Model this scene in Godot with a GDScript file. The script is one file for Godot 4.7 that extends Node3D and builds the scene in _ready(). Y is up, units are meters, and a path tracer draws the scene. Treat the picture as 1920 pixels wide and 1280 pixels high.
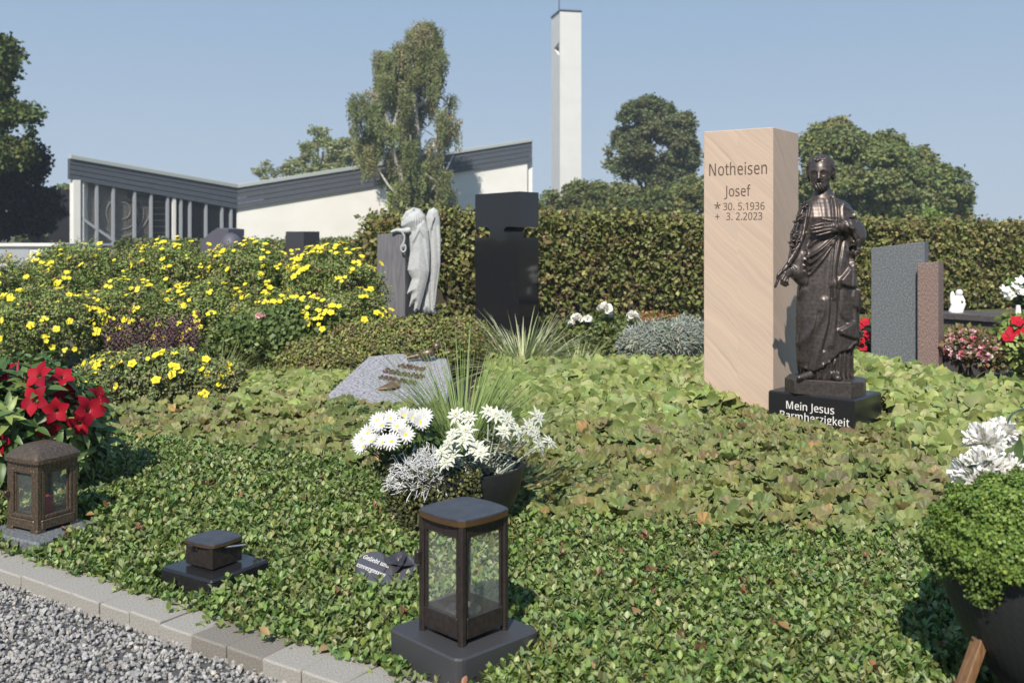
extends Node3D

const F := 1870.0      # focal length in pixels of the 1920 x 1280 photograph (35 mm lens)
const HOR := 440.0     # row of the horizon
const EYE := 1.0       # height of the lens above the bed
const YAW := -0.6283   # the graves stand at 36 degrees to the lens
const KERB := -0.585       # the kerb runs at 33 degrees
var rng := RandomNumberGenerator.new()
var M := {}
var taken := {}
var keep_out := []     # footprints that ground cover leaves free: [x, z, half a, half b, turn]


# ---------------------------------------------------------------- small helpers
func rf(a: float, b: float) -> float:
	return rng.randf_range(a, b)

func gp(px: float, py: float, h := 0.0) -> Vector3:      # the point at height h that the lens sees at this pixel
	var d := F * (EYE - h) / (py - HOR)
	return Vector3((px - 960.0) / F * d, h, -d)

func pd(px: float, py: float, d: float) -> Vector3:      # a point at a given distance
	return Vector3((px - 960.0) / F * d, EYE - (py - HOR) / F * d, -d)

func lin(r: float, g: float, b: float) -> Color:
	return Color(r, g, b).linear_to_srgb()

func mat(r: float, g: float, b: float, rough := 0.7, metal := 0.0, spec := 0.5) -> StandardMaterial3D:
	var m := StandardMaterial3D.new()
	m.albedo_color = lin(r, g, b)
	m.roughness = rough
	m.metallic = metal
	m.metallic_specular = spec
	return m

func leafmat(rough := 0.45, back := 0.35, spec := 0.4) -> StandardMaterial3D:   # colours come from the leaves themselves
	var m := StandardMaterial3D.new()
	m.vertex_color_use_as_albedo = true
	m.roughness = rough
	m.metallic_specular = spec
	m.backlight_enabled = true
	m.backlight = Color(back, back, back * 0.6)
	m.cull_mode = BaseMaterial3D.CULL_DISABLED
	return m

func noise_tex(freq: float, oct: int, sd: int, lo: Color, hi: Color, size := 512, mid = null) -> NoiseTexture2D:
	var f := FastNoiseLite.new()
	f.seed = sd
	f.frequency = freq
	f.fractal_octaves = oct
	var t := NoiseTexture2D.new()
	t.width = size
	t.height = size
	t.seamless = true
	t.noise = f
	var g := Gradient.new()
	g.set_color(0, lo)
	g.set_color(1, hi)
	if mid != null:
		g.add_point(0.5, mid)
	t.color_ramp = g
	return t

func tri_tex(m: StandardMaterial3D, t: Texture2D, scale: float, bump: Texture2D = null, cm := 0.1) -> StandardMaterial3D:
	m.albedo_texture = t
	m.uv1_triplanar = true
	m.uv1_scale = Vector3.ONE * scale
	if bump:
		m.heightmap_enabled = true
		m.heightmap_texture = bump
		m.heightmap_scale = cm
	return m


class S:                                   # a shape that is being built
	var v := PackedVector3Array()
	var n := PackedVector3Array()
	var c := PackedColorArray()
	var i := PackedInt32Array()
	var col := Color.WHITE

	func vert(p: Vector3, nn: Vector3) -> int:
		v.append(p)
		n.append(nn)
		c.append(col)
		return v.size() - 1

	func tri(a: int, b: int, d: int) -> void:
		var g := (v[b] - v[a]).cross(v[d] - v[a])
		if g.dot(n[a] + n[b] + n[d]) > 0.0:
			i.append(a); i.append(d); i.append(b)
		else:
			i.append(a); i.append(b); i.append(d)

	func poly(p: Array, nn: Vector3) -> void:
		var s := v.size()
		for q in p:
			vert(q, nn)
		for k in range(1, p.size() - 1):
			tri(s, s + k, s + k + 1)

	func box(ctr: Vector3, size: Vector3, bas := Basis.IDENTITY, b := 0.0) -> void:
		var h := size * 0.5
		for ax in 3:
			var u := (ax + 1) % 3
			var w := (ax + 2) % 3
			for s in [-1.0, 1.0]:
				var pts := []
				for q in [[-1.0, -1.0], [1.0, -1.0], [1.0, 1.0], [-1.0, 1.0]]:
					var p := Vector3.ZERO
					p[ax] = s * h[ax]
					p[u] = q[0] * (h[u] - b)
					p[w] = q[1] * (h[w] - b)
					pts.append(ctr + bas * p)
				var nn := Vector3.ZERO
				nn[ax] = s
				poly(pts, bas * nn)
				if b > 0.0:
					for s2 in [-1.0, 1.0]:
						var a1 := Vector3.ZERO
						a1[ax] = s * h[ax]
						a1[u] = s2 * (h[u] - b)
						var a2 := Vector3.ZERO
						a2[ax] = s * (h[ax] - b)
						a2[u] = s2 * h[u]
						var e := Vector3.ZERO
						e[w] = h[w] - b
						var n2 := Vector3.ZERO
						n2[ax] = s
						n2[u] = s2
						poly([ctr + bas * (a1 - e), ctr + bas * (a2 - e), ctr + bas * (a2 + e), ctr + bas * (a1 + e)], bas * n2.normalized())
		if b > 0.0:
			for sx in [-1.0, 1.0]:
				for sy in [-1.0, 1.0]:
					for sz in [-1.0, 1.0]:
						var k := Vector3(sx, sy, sz)
						poly([ctr + bas * (k * Vector3(h.x, h.y - b, h.z - b)), ctr + bas * (k * Vector3(h.x - b, h.y, h.z - b)), ctr + bas * (k * Vector3(h.x - b, h.y - b, h.z))], bas * k.normalized())

	func prism(p: PackedVector2Array, z0: float, z1: float, xf := Transform3D.IDENTITY, b := 0.0) -> void:   # an outline in x and y, drawn out along z, its front edge chamfered by b
		var t := Geometry2D.triangulate_polygon(p)
		var area := 0.0
		for k in p.size():
			area += p[k].cross(p[(k + 1) % p.size()])
		var q := p
		if b > 0.0:
			q = PackedVector2Array()
			for k in p.size():
				var e0 := (p[k] - p[k - 1]).normalized()
				var e1 := (p[(k + 1) % p.size()] - p[k]).normalized()
				var m := (Vector2(e0.y, -e0.x) + Vector2(e1.y, -e1.x)) * signf(area)
				q.append(p[k] - m * (b / maxf(0.5, m.length_squared() * 0.5)) * 0.5 * 2.0)
		var nz := (xf.basis * Vector3(0, 0, 1)).normalized()
		var s := v.size()
		for k in q.size():
			vert(xf * Vector3(q[k].x, q[k].y, z1), nz)
		for k in range(0, t.size(), 3):
			tri(s + t[k], s + t[k + 1], s + t[k + 2])
		s = v.size()
		for k in p.size():
			vert(xf * Vector3(p[k].x, p[k].y, z0), -nz)
		for k in range(0, t.size(), 3):
			tri(s + t[k], s + t[k + 1], s + t[k + 2])
		for k in p.size():
			var k2 := (k + 1) % p.size()
			var d := p[k2] - p[k]
			var nn := (xf.basis * Vector3(d.y, -d.x, 0) * signf(area)).normalized()
			poly([xf * Vector3(p[k].x, p[k].y, z0), xf * Vector3(p[k2].x, p[k2].y, z0), xf * Vector3(p[k2].x, p[k2].y, z1 - b), xf * Vector3(p[k].x, p[k].y, z1 - b)], nn)
			if b > 0.0:
				poly([xf * Vector3(p[k].x, p[k].y, z1 - b), xf * Vector3(p[k2].x, p[k2].y, z1 - b), xf * Vector3(q[k2].x, q[k2].y, z1), xf * Vector3(q[k].x, q[k].y, z1)], (nn + nz).normalized())

	func tube(p: Array, r: Array, sides := 8, flat := 1.0, cap := true) -> void:
		var up := Vector3(0.13, 0.2, 0.97)
		var s := v.size()
		for k in p.size():
			var d: Vector3 = (p[mini(k + 1, p.size() - 1)] - p[maxi(k - 1, 0)]).normalized()
			var x := up.cross(d)
			if x.length() < 0.05:
				x = Vector3(0, 1, 0.1).cross(d)
			x = x.normalized()
			var y := d.cross(x)
			for a in sides:
				var o := x * cos(TAU * a / sides) + y * sin(TAU * a / sides) * flat
				vert(p[k] + o * r[mini(k, r.size() - 1)], o.normalized())
		for k in p.size() - 1:
			for a in sides:
				var a2 := (a + 1) % sides
				var o := s + k * sides
				tri(o + a, o + a2, o + sides + a2)
				tri(o + a, o + sides + a2, o + sides + a)
		if cap:
			for e in [0, p.size() - 1]:
				var d: Vector3 = (p[e] - p[1 if e == 0 else e - 1]).normalized()
				var o := v.size()
				for a in sides:
					vert(v[s + e * sides + a], d)
				for a in range(1, sides - 1):
					tri(o, o + a, o + a + 1)

	func lathe(p: PackedVector2Array, seg := 32, ctr := Vector3.ZERO, xf := Basis.IDENTITY, wave := 0.0, waves := 0) -> void:
		for k in p.size() - 1:
			var d := p[k + 1] - p[k]
			var s := v.size()
			for a in seg + 1:
				var t := TAU * a / seg
				var w := 1.0 + (wave * cos(t * waves) if waves else 0.0)
				var nn := xf * Vector3(cos(t) * d.y, -d.x, sin(t) * d.y).normalized()
				for e in [p[k], p[k + 1]]:
					vert(ctr + xf * Vector3(cos(t) * e.x * w, e.y, sin(t) * e.x * w), nn)
			for a in seg:
				tri(s + a * 2, s + a * 2 + 1, s + a * 2 + 3)
				tri(s + a * 2, s + a * 2 + 3, s + a * 2 + 2)

	func blob(ctr: Vector3, r: Vector3, bas := Basis.IDENTITY, seg := 10, rings := 6, rough := 0.0, sd := 0) -> void:
		var s := v.size()
		for k in rings + 1:
			var f := PI * k / rings
			for a in seg:
				var t := TAU * a / seg
				var o := Vector3(sin(f) * cos(t), cos(f), sin(f) * sin(t))
				var w := 1.0 + rough * sin(o.x * 5.1 + sd) * sin(o.y * 4.3 + sd * 1.7) * 1.4 + rough * sin(o.z * 9.0 + o.x * 7.0 + sd * 0.6)
				vert(ctr + bas * (o * r * w), (bas * (o / r)).normalized())
		for k in rings:
			for a in seg:
				var a2 := (a + 1) % seg
				tri(s + k * seg + a, s + k * seg + a2, s + (k + 1) * seg + a2)
				tri(s + k * seg + a, s + (k + 1) * seg + a2, s + (k + 1) * seg + a)

	# a leaf or petal: a midrib that bends by curl, two wings that rise by fold; w gives the half widths along it
	func leaf(at: Vector3, dir: Vector3, up: Vector3, L: float, w: Array, fold := 0.3, curl := 0.0) -> void:
		var d := dir.normalized()
		var side := d.cross(up).normalized()
		var u := side.cross(d).normalized()
		var k := w.size()
		var s := v.size()
		for j in k:
			var t := float(j) / (k - 1)
			var mid := at + d * (L * t) + u * (curl * L * t * t)
			var nn := (u - d * (2.0 * curl * t)).normalized()
			var o: float = w[j]
			vert(mid + side * o + u * (fold * o), (nn - side * fold).normalized())
			vert(mid, nn)
			vert(mid - side * o + u * (fold * o), (nn + side * fold).normalized())
		for j in k - 1:
			for e in 2:
				var a := s + j * 3 + e
				if e == 0:
					tri(a, a + 1, a + 4)
					tri(a, a + 4, a + 3)
				else:
					tri(a, a + 1, a + 3)
					tri(a + 1, a + 4, a + 3)

	func add(o: S, xf := Transform3D.IDENTITY) -> void:
		var s := v.size()
		for k in o.v.size():
			v.append(xf * o.v[k])
			n.append((xf.basis * o.n[k]).normalized())
			c.append(o.c[k])
		for k in o.i:
			i.append(s + k)

	func smooth() -> void:                  # normals from the faces
		for k in n.size():
			n[k] = Vector3.ZERO
		for k in range(0, i.size(), 3):
			var g := (v[i[k + 2]] - v[i[k]]).cross(v[i[k + 1]] - v[i[k]])
			n[i[k]] += g
			n[i[k + 1]] += g
			n[i[k + 2]] += g
		for k in n.size():
			n[k] = n[k].normalized()

	func mesh(m: Material = null) -> ArrayMesh:
		var a := []
		a.resize(Mesh.ARRAY_MAX)
		a[Mesh.ARRAY_VERTEX] = v
		a[Mesh.ARRAY_NORMAL] = n
		a[Mesh.ARRAY_COLOR] = c
		a[Mesh.ARRAY_INDEX] = i
		var r := ArrayMesh.new()
		r.add_surface_from_arrays(Mesh.PRIMITIVE_TRIANGLES, a)
		if m:
			r.surface_set_material(0, m)
		return r


# ---------------------------------------------------------------- objects
func numbered(called: String) -> String:
	taken[called] = taken.get(called, -1) + 1
	return called if taken[called] == 0 else "%s_%03d" % [called, taken[called]]

func tag(o: Node, label: String, category: String, group := "", kind := "") -> Node:
	if label: o.set_meta("label", label)
	if category: o.set_meta("category", category)
	if group: o.set_meta("group", group)
	if kind: o.set_meta("kind", kind)
	return o

func thing(called: String, label: String, category: String, at := Vector3.ZERO, turn := 0.0, group := "") -> Node3D:
	var o := Node3D.new()
	o.name = numbered(called)
	add_child(o, true)
	o.position = at
	o.rotation.y = turn
	tag(o, label, category, group)
	return o

func put(called: String, m: Mesh, parent: Node = self, ma: Material = null) -> MeshInstance3D:
	var o := MeshInstance3D.new()
	o.mesh = m
	if ma: o.material_override = ma
	o.name = numbered(called) if parent == self else called
	parent.add_child(o, true)
	return o

func obj(called: String, s: S, ma: Material, parent: Node = self) -> MeshInstance3D:
	return put(called, s.mesh(ma), parent)

func many(called: String, m: Mesh, xf: Array, cols: PackedColorArray, parent: Node = self, stuff := true) -> MultiMeshInstance3D:
	var mm := MultiMesh.new()
	mm.transform_format = MultiMesh.TRANSFORM_3D
	mm.use_colors = true
	mm.mesh = m
	mm.instance_count = xf.size()
	for k in xf.size():
		mm.set_instance_transform(k, xf[k])
		mm.set_instance_color(k, cols[k])
	var o := MultiMeshInstance3D.new()
	o.multimesh = mm
	o.name = numbered(called) if parent == self else called
	parent.add_child(o, true)
	if stuff: o.set_meta("kind", "stuff")
	return o

func words(t: String, size: float, depth: float, ma: Material, bold := false, face := "Droid Sans") -> TextMesh:
	var f := SystemFont.new()
	f.font_names = PackedStringArray([face])
	if bold: f.font_weight = 700
	var m := TextMesh.new()
	m.text = t
	m.font = f
	m.font_size = 64
	m.pixel_size = size / 64.0
	m.depth = depth
	m.curve_step = 1.5
	m.material = ma
	return m

func block(x: float, z: float, a: float, b: float, turn: float) -> void:
	keep_out.append([x, z, a, b, cos(turn), sin(turn)])

func is_free(x: float, z: float, more := 0.0) -> bool:
	for k in keep_out:
		var dx: float = x - k[0]
		var dz: float = z - k[1]
		if absf(dx * k[4] - dz * k[5]) < k[2] + more and absf(dx * k[5] + dz * k[4]) < k[3] + more:
			return false
	return true

func turned(up: Vector3, spin: float) -> Basis:          # y along up, spun about it
	var y := up.normalized()
	var x := y.cross(Vector3(0.31, 0.17, 0.93)).normalized()
	return Basis(x, y, x.cross(y)) * Basis(Vector3.UP, spin)

func around_up(tilt: float) -> Vector3:
	var a := rf(0, TAU)
	var t := rf(0, tilt)
	return Vector3(sin(t) * cos(a), cos(t), sin(t) * sin(a))

func on_ball() -> Vector3:
	var y := rf(-1, 1)
	var a := rf(0, TAU)
	return Vector3(sqrt(1 - y * y) * cos(a), y, sqrt(1 - y * y) * sin(a))

func shade(base: Color, by := 0.25, hue := 0.12) -> Color:    # a leaf's own colour, linear
	var k := 1.0 + rf(-by, by)
	return Color(base.r * k * (1 + rf(-hue, hue)), base.g * k, base.b * k * (1 + rf(-hue, hue)))


# ---------------------------------------------------------------- surface nets over a distance field
func nets(f: Callable, lo: Vector3, hi: Vector3, h: float) -> S:
	var nx := int((hi.x - lo.x) / h) + 2
	var ny := int((hi.y - lo.y) / h) + 2
	var nz := int((hi.z - lo.z) / h) + 2
	var sy := nx
	var sz := nx * ny
	var val := PackedFloat32Array()
	val.resize(nx * ny * nz)
	val.fill(1.0)
	var id := PackedInt32Array()
	id.resize(nx * ny * nz)
	id.fill(-1)
	var active := []
	var B := 4
	for bz in range(0, nz, B):
		for by in range(0, ny, B):
			for bx in range(0, nx, B):
				var d: float = f.call(lo + Vector3(bx + 1.5, by + 1.5, bz + 1.5) * h)
				if absf(d) > h * 5.2:
					if d < 0.0:
						for z in range(bz, mini(bz + B, nz)):
							for y in range(by, mini(by + B, ny)):
								for x in range(bx, mini(bx + B, nx)):
									val[x + y * sy + z * sz] = -1.0
					continue
				active.append(Vector3i(bx, by, bz))
				for z in range(bz, mini(bz + B, nz)):
					for y in range(by, mini(by + B, ny)):
						for x in range(bx, mini(bx + B, nx)):
							val[x + y * sy + z * sz] = f.call(lo + Vector3(x, y, z) * h)
	var s := S.new()
	var offs := [0, 1, sy, sy + 1, sz, sz + 1, sz + sy, sz + sy + 1]
	var edges := [[0, 1], [2, 3], [4, 5], [6, 7], [0, 2], [1, 3], [4, 6], [5, 7], [0, 4], [1, 5], [2, 6], [3, 7]]
	var cor := []
	for k in 8:
		cor.append(Vector3(k & 1, (k >> 1) & 1, (k >> 2) & 1))
	for b in active:
		for z in range(b.z, mini(b.z + B, nz - 1)):
			for y in range(b.y, mini(b.y + B, ny - 1)):
				for x in range(b.x, mini(b.x + B, nx - 1)):
					var o: int = x + y * sy + z * sz
					var mask := 0
					for k in 8:
						if val[o + offs[k]] < 0.0:
							mask |= 1 << k
					if mask == 0 or mask == 255:
						continue
					var p := Vector3.ZERO
					var cnt := 0
					for e in edges:
						var v0 := val[o + offs[e[0]]]
						var v1 := val[o + offs[e[1]]]
						if (v0 < 0.0) != (v1 < 0.0):
							p += cor[e[0]].lerp(cor[e[1]], v0 / (v0 - v1))
							cnt += 1
					id[o] = s.vert(lo + (Vector3(x, y, z) + p / cnt) * h, Vector3.ZERO)
	for b in active:
		for z in range(maxi(b.z, 1), mini(b.z + B, nz - 1)):
			for y in range(maxi(b.y, 1), mini(b.y + B, ny - 1)):
				for x in range(maxi(b.x, 1), mini(b.x + B, nx - 1)):
					var o: int = x + y * sy + z * sz
					if id[o] < 0:
						continue
					var a := val[o] < 0.0
					for ax in 3:
						var q: int = o + [1, sy, sz][ax]
						if a == (val[q] < 0.0):
							continue
						var u: int = [sy, sz, 1][ax]
						var w: int = [sz, 1, sy][ax]
						var c0 := id[o]
						var c1 := id[o - u]
						var c2 := id[o - u - w]
						var c3 := id[o - w]
						if c0 < 0 or c1 < 0 or c2 < 0 or c3 < 0:
							continue
						for t in ([c0, c2, c1, c0, c3, c2] if a else [c0, c1, c2, c0, c2, c3]):
							s.i.append(t)
	s.smooth()
	return s

static func smin(a: float, b: float, k: float) -> float:
	var h := maxf(k - absf(a - b), 0.0) / k
	return minf(a, b) - h * h * k * 0.25

static func cap(p: Vector3, a: Vector3, b: Vector3, ra: float, rb: float) -> float:
	var ab := b - a
	var t := clampf((p - a).dot(ab) / ab.length_squared(), 0.0, 1.0)
	return (p - a - ab * t).length() - lerpf(ra, rb, t)

static func ell(p: Vector3, c: Vector3, r: Vector3) -> float:
	var q := (p - c) / r
	var l := q.length()
	return (l - 1.0) * minf(r.x, minf(r.y, r.z)) if l > 0.0 else -r.x

static func poly_dist(q: Vector2, p: PackedVector2Array) -> float:
	var d := INF
	for k in p.size():
		d = minf(d, q.distance_squared_to(Geometry2D.get_closest_point_to_segment(q, p[k - 1], p[k])))
	return sqrt(d) * (-1.0 if Geometry2D.is_point_in_polygon(q, p) else 1.0)

# folds and creases modelled into a surface: strokes are [points in x and y, radius, height], steps are [outline, height]
func sculpt(s: S, strokes: Array, steps: Array, facing := 0.15) -> void:
	var boxes := []
	for t in strokes:
		var r := Rect2(t[0][0], Vector2.ZERO)
		for q in t[0]:
			r = r.expand(q)
		boxes.append(r.grow(t[1] * 2.2))
	var sb := []
	for t in steps:
		var r := Rect2(t[0][0], Vector2.ZERO)
		for q in t[0]:
			r = r.expand(q)
		sb.append(r)
	for k in s.v.size():
		var nn := s.n[k]
		if nn.z < facing:
			continue
		var p := Vector2(s.v[k].x, s.v[k].y)
		var h := 0.0
		for j in steps.size():
			if sb[j].has_point(p) and Geometry2D.is_point_in_polygon(p, steps[j][0]):
				h += steps[j][1] * smoothstep(0.0, 5.0, -poly_dist(p, steps[j][0])) * smoothstep(0.25, 0.75, nn.z)
		for j in strokes.size():
			if not boxes[j].has_point(p):
				continue
			var t: Array = strokes[j]
			var d := INF
			for e in t[0].size() - 1:
				d = minf(d, p.distance_squared_to(Geometry2D.get_closest_point_to_segment(p, t[0][e], t[0][e + 1])))
			h += t[2] * exp(-d / (t[1] * t[1]))
		s.v[k] += nn * h * clampf((nn.z - facing) * 3.0, 0.0, 1.0)
	s.smooth()

func bend(p: Array, n := 5) -> Array:       # a smooth curve through the given points
	var c := []
	for k in p.size() - 1:
		for j in n:
			var t := float(j) / n
			c.append(p[k].cubic_interpolate(p[k + 1], p[maxi(k - 1, 0)], p[mini(k + 2, p.size() - 1)], t))
	c.append(p[-1])
	return c


# ---------------------------------------------------------------- materials
func materials() -> void:
	M.bronze = mat(0.125, 0.1, 0.082, 0.4, 0.7)
	tri_tex(M.bronze, noise_tex(0.03, 4, 3, Color(0.62, 0.6, 0.6), Color(1, 0.95, 0.92), 256), 6.0, noise_tex(0.08, 3, 4, Color.BLACK, Color.WHITE, 256), 0.02)
	M.bronze.albedo_color = lin(0.165, 0.15, 0.145)
	M.bronze.roughness = 0.42
	M.brass = mat(0.25, 0.15, 0.07, 0.35, 0.85)
	M.lamp = mat(0.06, 0.05, 0.046, 0.42, 0.5)
	tri_tex(M.lamp, noise_tex(0.04, 4, 31, Color(0.75, 0.72, 0.7), Color(1, 1, 1), 256), 5.0)
	M.lid = mat(0.1, 0.095, 0.105, 0.34, 0.55)
	tri_tex(M.lid, noise_tex(0.02, 5, 32, Color(0.72, 0.72, 0.75), Color(1, 0.98, 0.96), 256), 4.0)
	M.old_brass = mat(0.27, 0.23, 0.19, 0.42, 0.65)
	tri_tex(M.old_brass, noise_tex(0.06, 4, 33, Color(0.55, 0.5, 0.47), Color(1, 0.95, 0.88), 256), 6.0, noise_tex(0.09, 3, 34, Color.BLACK, Color.WHITE, 256), 0.05)
	M.black_granite = mat(0.022, 0.022, 0.025, 0.05)
	tri_tex(M.black_granite, noise_tex(0.2, 2, 5, Color(0.7, 0.7, 0.72), Color(1, 1, 1), 256), 4.0)
	M.slab = mat(0.075, 0.076, 0.082, 0.5)
	tri_tex(M.slab, noise_tex(0.15, 4, 6, Color(0.55, 0.55, 0.57), Color(1.0, 1.0, 1.0), 512), 4.0, noise_tex(0.3, 2, 7, Color.BLACK, Color.WHITE, 256), 0.03)
	M.base_granite = mat(0.028, 0.028, 0.03, 0.24)
	tri_tex(M.base_granite, noise_tex(0.12, 4, 61, Color(0.6, 0.6, 0.62), Color(1.0, 1.0, 1.0), 512), 4.0)
	M.grey_granite = mat(0.25, 0.268, 0.285, 0.6)
	tri_tex(M.grey_granite, noise_tex(0.075, 4, 8, Color(0.48, 0.49, 0.51), Color(1, 1, 1), 512), 2.0)
	M.red_granite = mat(0.5, 0.425, 0.4, 0.5)
	tri_tex(M.red_granite, noise_tex(0.05, 5, 9, Color(0.3, 0.28, 0.29), Color(1, 0.94, 0.9), 512, Color(0.7, 0.64, 0.62)), 3.0)
	M.red_granite.uv1_scale = Vector3(9, 2, 9)
	M.violet_granite = mat(0.4, 0.39, 0.405, 0.6)
	tri_tex(M.violet_granite, noise_tex(0.045, 5, 10, Color(0.35, 0.35, 0.4), Color(1, 1, 1), 512, Color(0.9, 0.9, 0.92)), 2.0)
	M.stele_grey = mat(0.21, 0.205, 0.215, 0.4)
	tri_tex(M.stele_grey, noise_tex(0.02, 4, 11, Color(0.7, 0.7, 0.72), Color(1, 1, 1), 256), 2.0)
	M.stele_grey.uv1_scale = Vector3(6, 0.6, 6)
	M.angel = mat(0.5, 0.515, 0.52, 0.75)
	tri_tex(M.angel, noise_tex(0.04, 4, 12, Color(0.85, 0.85, 0.85), Color(1, 1, 1), 256), 3.0)
	M.purple_stone = mat(0.13, 0.125, 0.16, 0.55)
	tri_tex(M.purple_stone, noise_tex(0.1, 4, 13, Color(0.7, 0.7, 0.7), Color(1, 1, 1), 256), 2.0)
	M.concrete = mat(0.44, 0.42, 0.39, 0.9)
	tri_tex(M.concrete, noise_tex(0.12, 5, 14, Color(0.68, 0.67, 0.65), Color(1.0, 1.0, 1.0), 512), 3.0, noise_tex(0.35, 3, 15, Color.BLACK, Color.WHITE, 512), 0.12)
	M.concrete_dark = M.concrete.duplicate()
	M.concrete_dark.albedo_color = lin(0.29, 0.265, 0.235)
	M.sandstone = mat(0.6, 0.475, 0.385, 0.85)
	var im := Image.create(1024, 1024, false, Image.FORMAT_RGB8)
	var n1 := FastNoiseLite.new()
	n1.seed = 21
	n1.frequency = 0.0035
	var n2 := FastNoiseLite.new()
	n2.seed = 22
	n2.frequency = 0.12
	n2.fractal_octaves = 2
	var n3 := FastNoiseLite.new()
	n3.seed = 23
	n3.frequency = 0.028
	n3.fractal_octaves = 3
	for y in 1024:
		for x in 1024:
			var w := n1.get_noise_2d(x * 0.5, y * 0.5) * 26.0
			var q := y * 0.74 - x * 0.66 + w + 10.0 * sin(x * 0.004)
			var a := n3.get_noise_2d(q * 0.6, (x + y) * 0.006)
			var b := n2.get_noise_2d(q * 0.8, (x + y) * 0.01)
			var g := n2.get_noise_2d(x * 4.0, y * 4.0)
			var k := 0.93 + 0.05 * a + 0.035 * b + 0.02 * g - 0.075 * smoothstep(0.3, 0.6, n2.get_noise_2d(q * 0.5 + 90.0, (x + y) * 0.004)) * clampf(0.4 + a * 1.6, 0.0, 1.0)
			im.set_pixel(x, y, Color(k, k - 0.015 * a - 0.012, k - 0.03 * a - 0.02))
	tri_tex(M.sandstone, ImageTexture.create_from_image(im), 0.9)
	M.sand_letters = mat(0.11, 0.075, 0.055, 0.9)
	M.white_letters = mat(0.75, 0.74, 0.7, 0.6)
	M.copper = mat(0.2, 0.11, 0.08, 0.45, 0.5)
	M.plaster = mat(0.83, 0.815, 0.785, 0.95)
	tri_tex(M.plaster, noise_tex(0.01, 4, 24, Color(0.93, 0.93, 0.92), Color(1, 1, 1), 256), 0.15)
	M.slate = mat(0.085, 0.095, 0.113, 0.7)
	tri_tex(M.slate, noise_tex(0.03, 3, 25, Color(0.86, 0.87, 0.9), Color(1, 1, 1), 256), 0.4)
	M.zinc = mat(0.42, 0.45, 0.44, 0.5, 0.2)
	M.mullion = mat(0.33, 0.35, 0.38, 0.5)
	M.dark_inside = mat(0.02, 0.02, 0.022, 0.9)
	M.lattice = mat(0.3, 0.28, 0.26, 0.6)
	M.tower = mat(0.68, 0.675, 0.66, 0.95)
	tri_tex(M.tower, noise_tex(0.02, 5, 26, Color(0.96, 0.96, 0.96), Color(1, 1, 1), 256), 0.12)
	M.glass = mat(0.8, 0.86, 0.84, 0.04)
	M.glass.transparency = BaseMaterial3D.TRANSPARENCY_ALPHA
	M.glass.albedo_color.a = 0.06
	M.tinted = mat(0.05, 0.055, 0.06, 0.03, 0.0, 0.14)
	M.tinted.transparency = BaseMaterial3D.TRANSPARENCY_ALPHA
	M.tinted.albedo_color.a = 0.2
	M.bark = mat(0.09, 0.075, 0.06, 0.95)
	M.birch = mat(0.55, 0.53, 0.49, 0.85)
	tri_tex(M.birch, noise_tex(0.05, 3, 27, Color(0.3, 0.28, 0.26), Color(1, 1, 1), 256, Color(0.95, 0.95, 0.95)), 1.0)
	M.birch.uv1_scale = Vector3(0.6, 2.0, 0.6)
	M.soil = mat(0.075, 0.055, 0.04, 1.0)
	tri_tex(M.soil, noise_tex(0.08, 5, 28, Color(0.45, 0.42, 0.4), Color(1, 1, 1), 512), 2.0, noise_tex(0.1, 4, 29, Color.BLACK, Color.WHITE, 256), 1.0)
	M.soil.uv1_world_triplanar = true
	M.turf = mat(0.16, 0.15, 0.065, 1.0)
	tri_tex(M.turf, noise_tex(0.05, 5, 30, Color(0.5, 0.55, 0.5), Color(1, 1, 1), 512), 0.8)
	M.turf.uv1_world_triplanar = true
	M.gravel_bed = mat(0.2, 0.2, 0.2, 1.0)
	tri_tex(M.gravel_bed, noise_tex(0.12, 4, 35, Color(0.3, 0.3, 0.3), Color(1, 1, 1), 512), 4.0)
	M.gravel_bed.uv1_world_triplanar = true
	M.stone = StandardMaterial3D.new()
	M.stone.vertex_color_use_as_albedo = true
	M.stone.roughness = 0.9
	M.leaf = leafmat(0.48, 0.5, 0.38)
	M.gloss_leaf = leafmat(0.42, 0.6, 0.42)
	M.petal = leafmat(0.6, 0.4, 0.25)
	M.woolly = leafmat(0.95, 0.25, 0.1)
	M.far_leaf = leafmat(0.6, 0.65, 0.25)
	M.twig = mat(0.11, 0.075, 0.05, 0.9)
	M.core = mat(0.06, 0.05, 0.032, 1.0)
	M.bowl = mat(0.022, 0.022, 0.024, 0.5)
	tri_tex(M.bowl, noise_tex(0.05, 4, 36, Color(0.7, 0.7, 0.7), Color(1, 1, 1), 256), 4.0)
	M.ribbed = mat(0.022, 0.023, 0.026, 0.5)
	M.terracotta = mat(0.27, 0.075, 0.05, 0.55)
	M.wood = mat(0.3, 0.17, 0.085, 0.5)
	tri_tex(M.wood, noise_tex(0.03, 4, 37, Color(0.65, 0.6, 0.55), Color(1, 1, 1), 256), 1.0)
	M.wood.uv1_scale = Vector3(14, 2, 14)
	M.white_figure = mat(0.82, 0.81, 0.79, 0.6)
	M.border = mat(0.13, 0.115, 0.115, 0.5)
	tri_tex(M.border, noise_tex(0.06, 4, 38, Color(0.6, 0.6, 0.6), Color(1, 1, 1), 256), 2.0)
	M.candle = mat(0.35, 0.05, 0.045, 0.4)
	M.steel = mat(0.5, 0.5, 0.5, 0.25, 0.9)
	M.green_wire = mat(0.02, 0.06, 0.045, 0.4)


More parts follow.
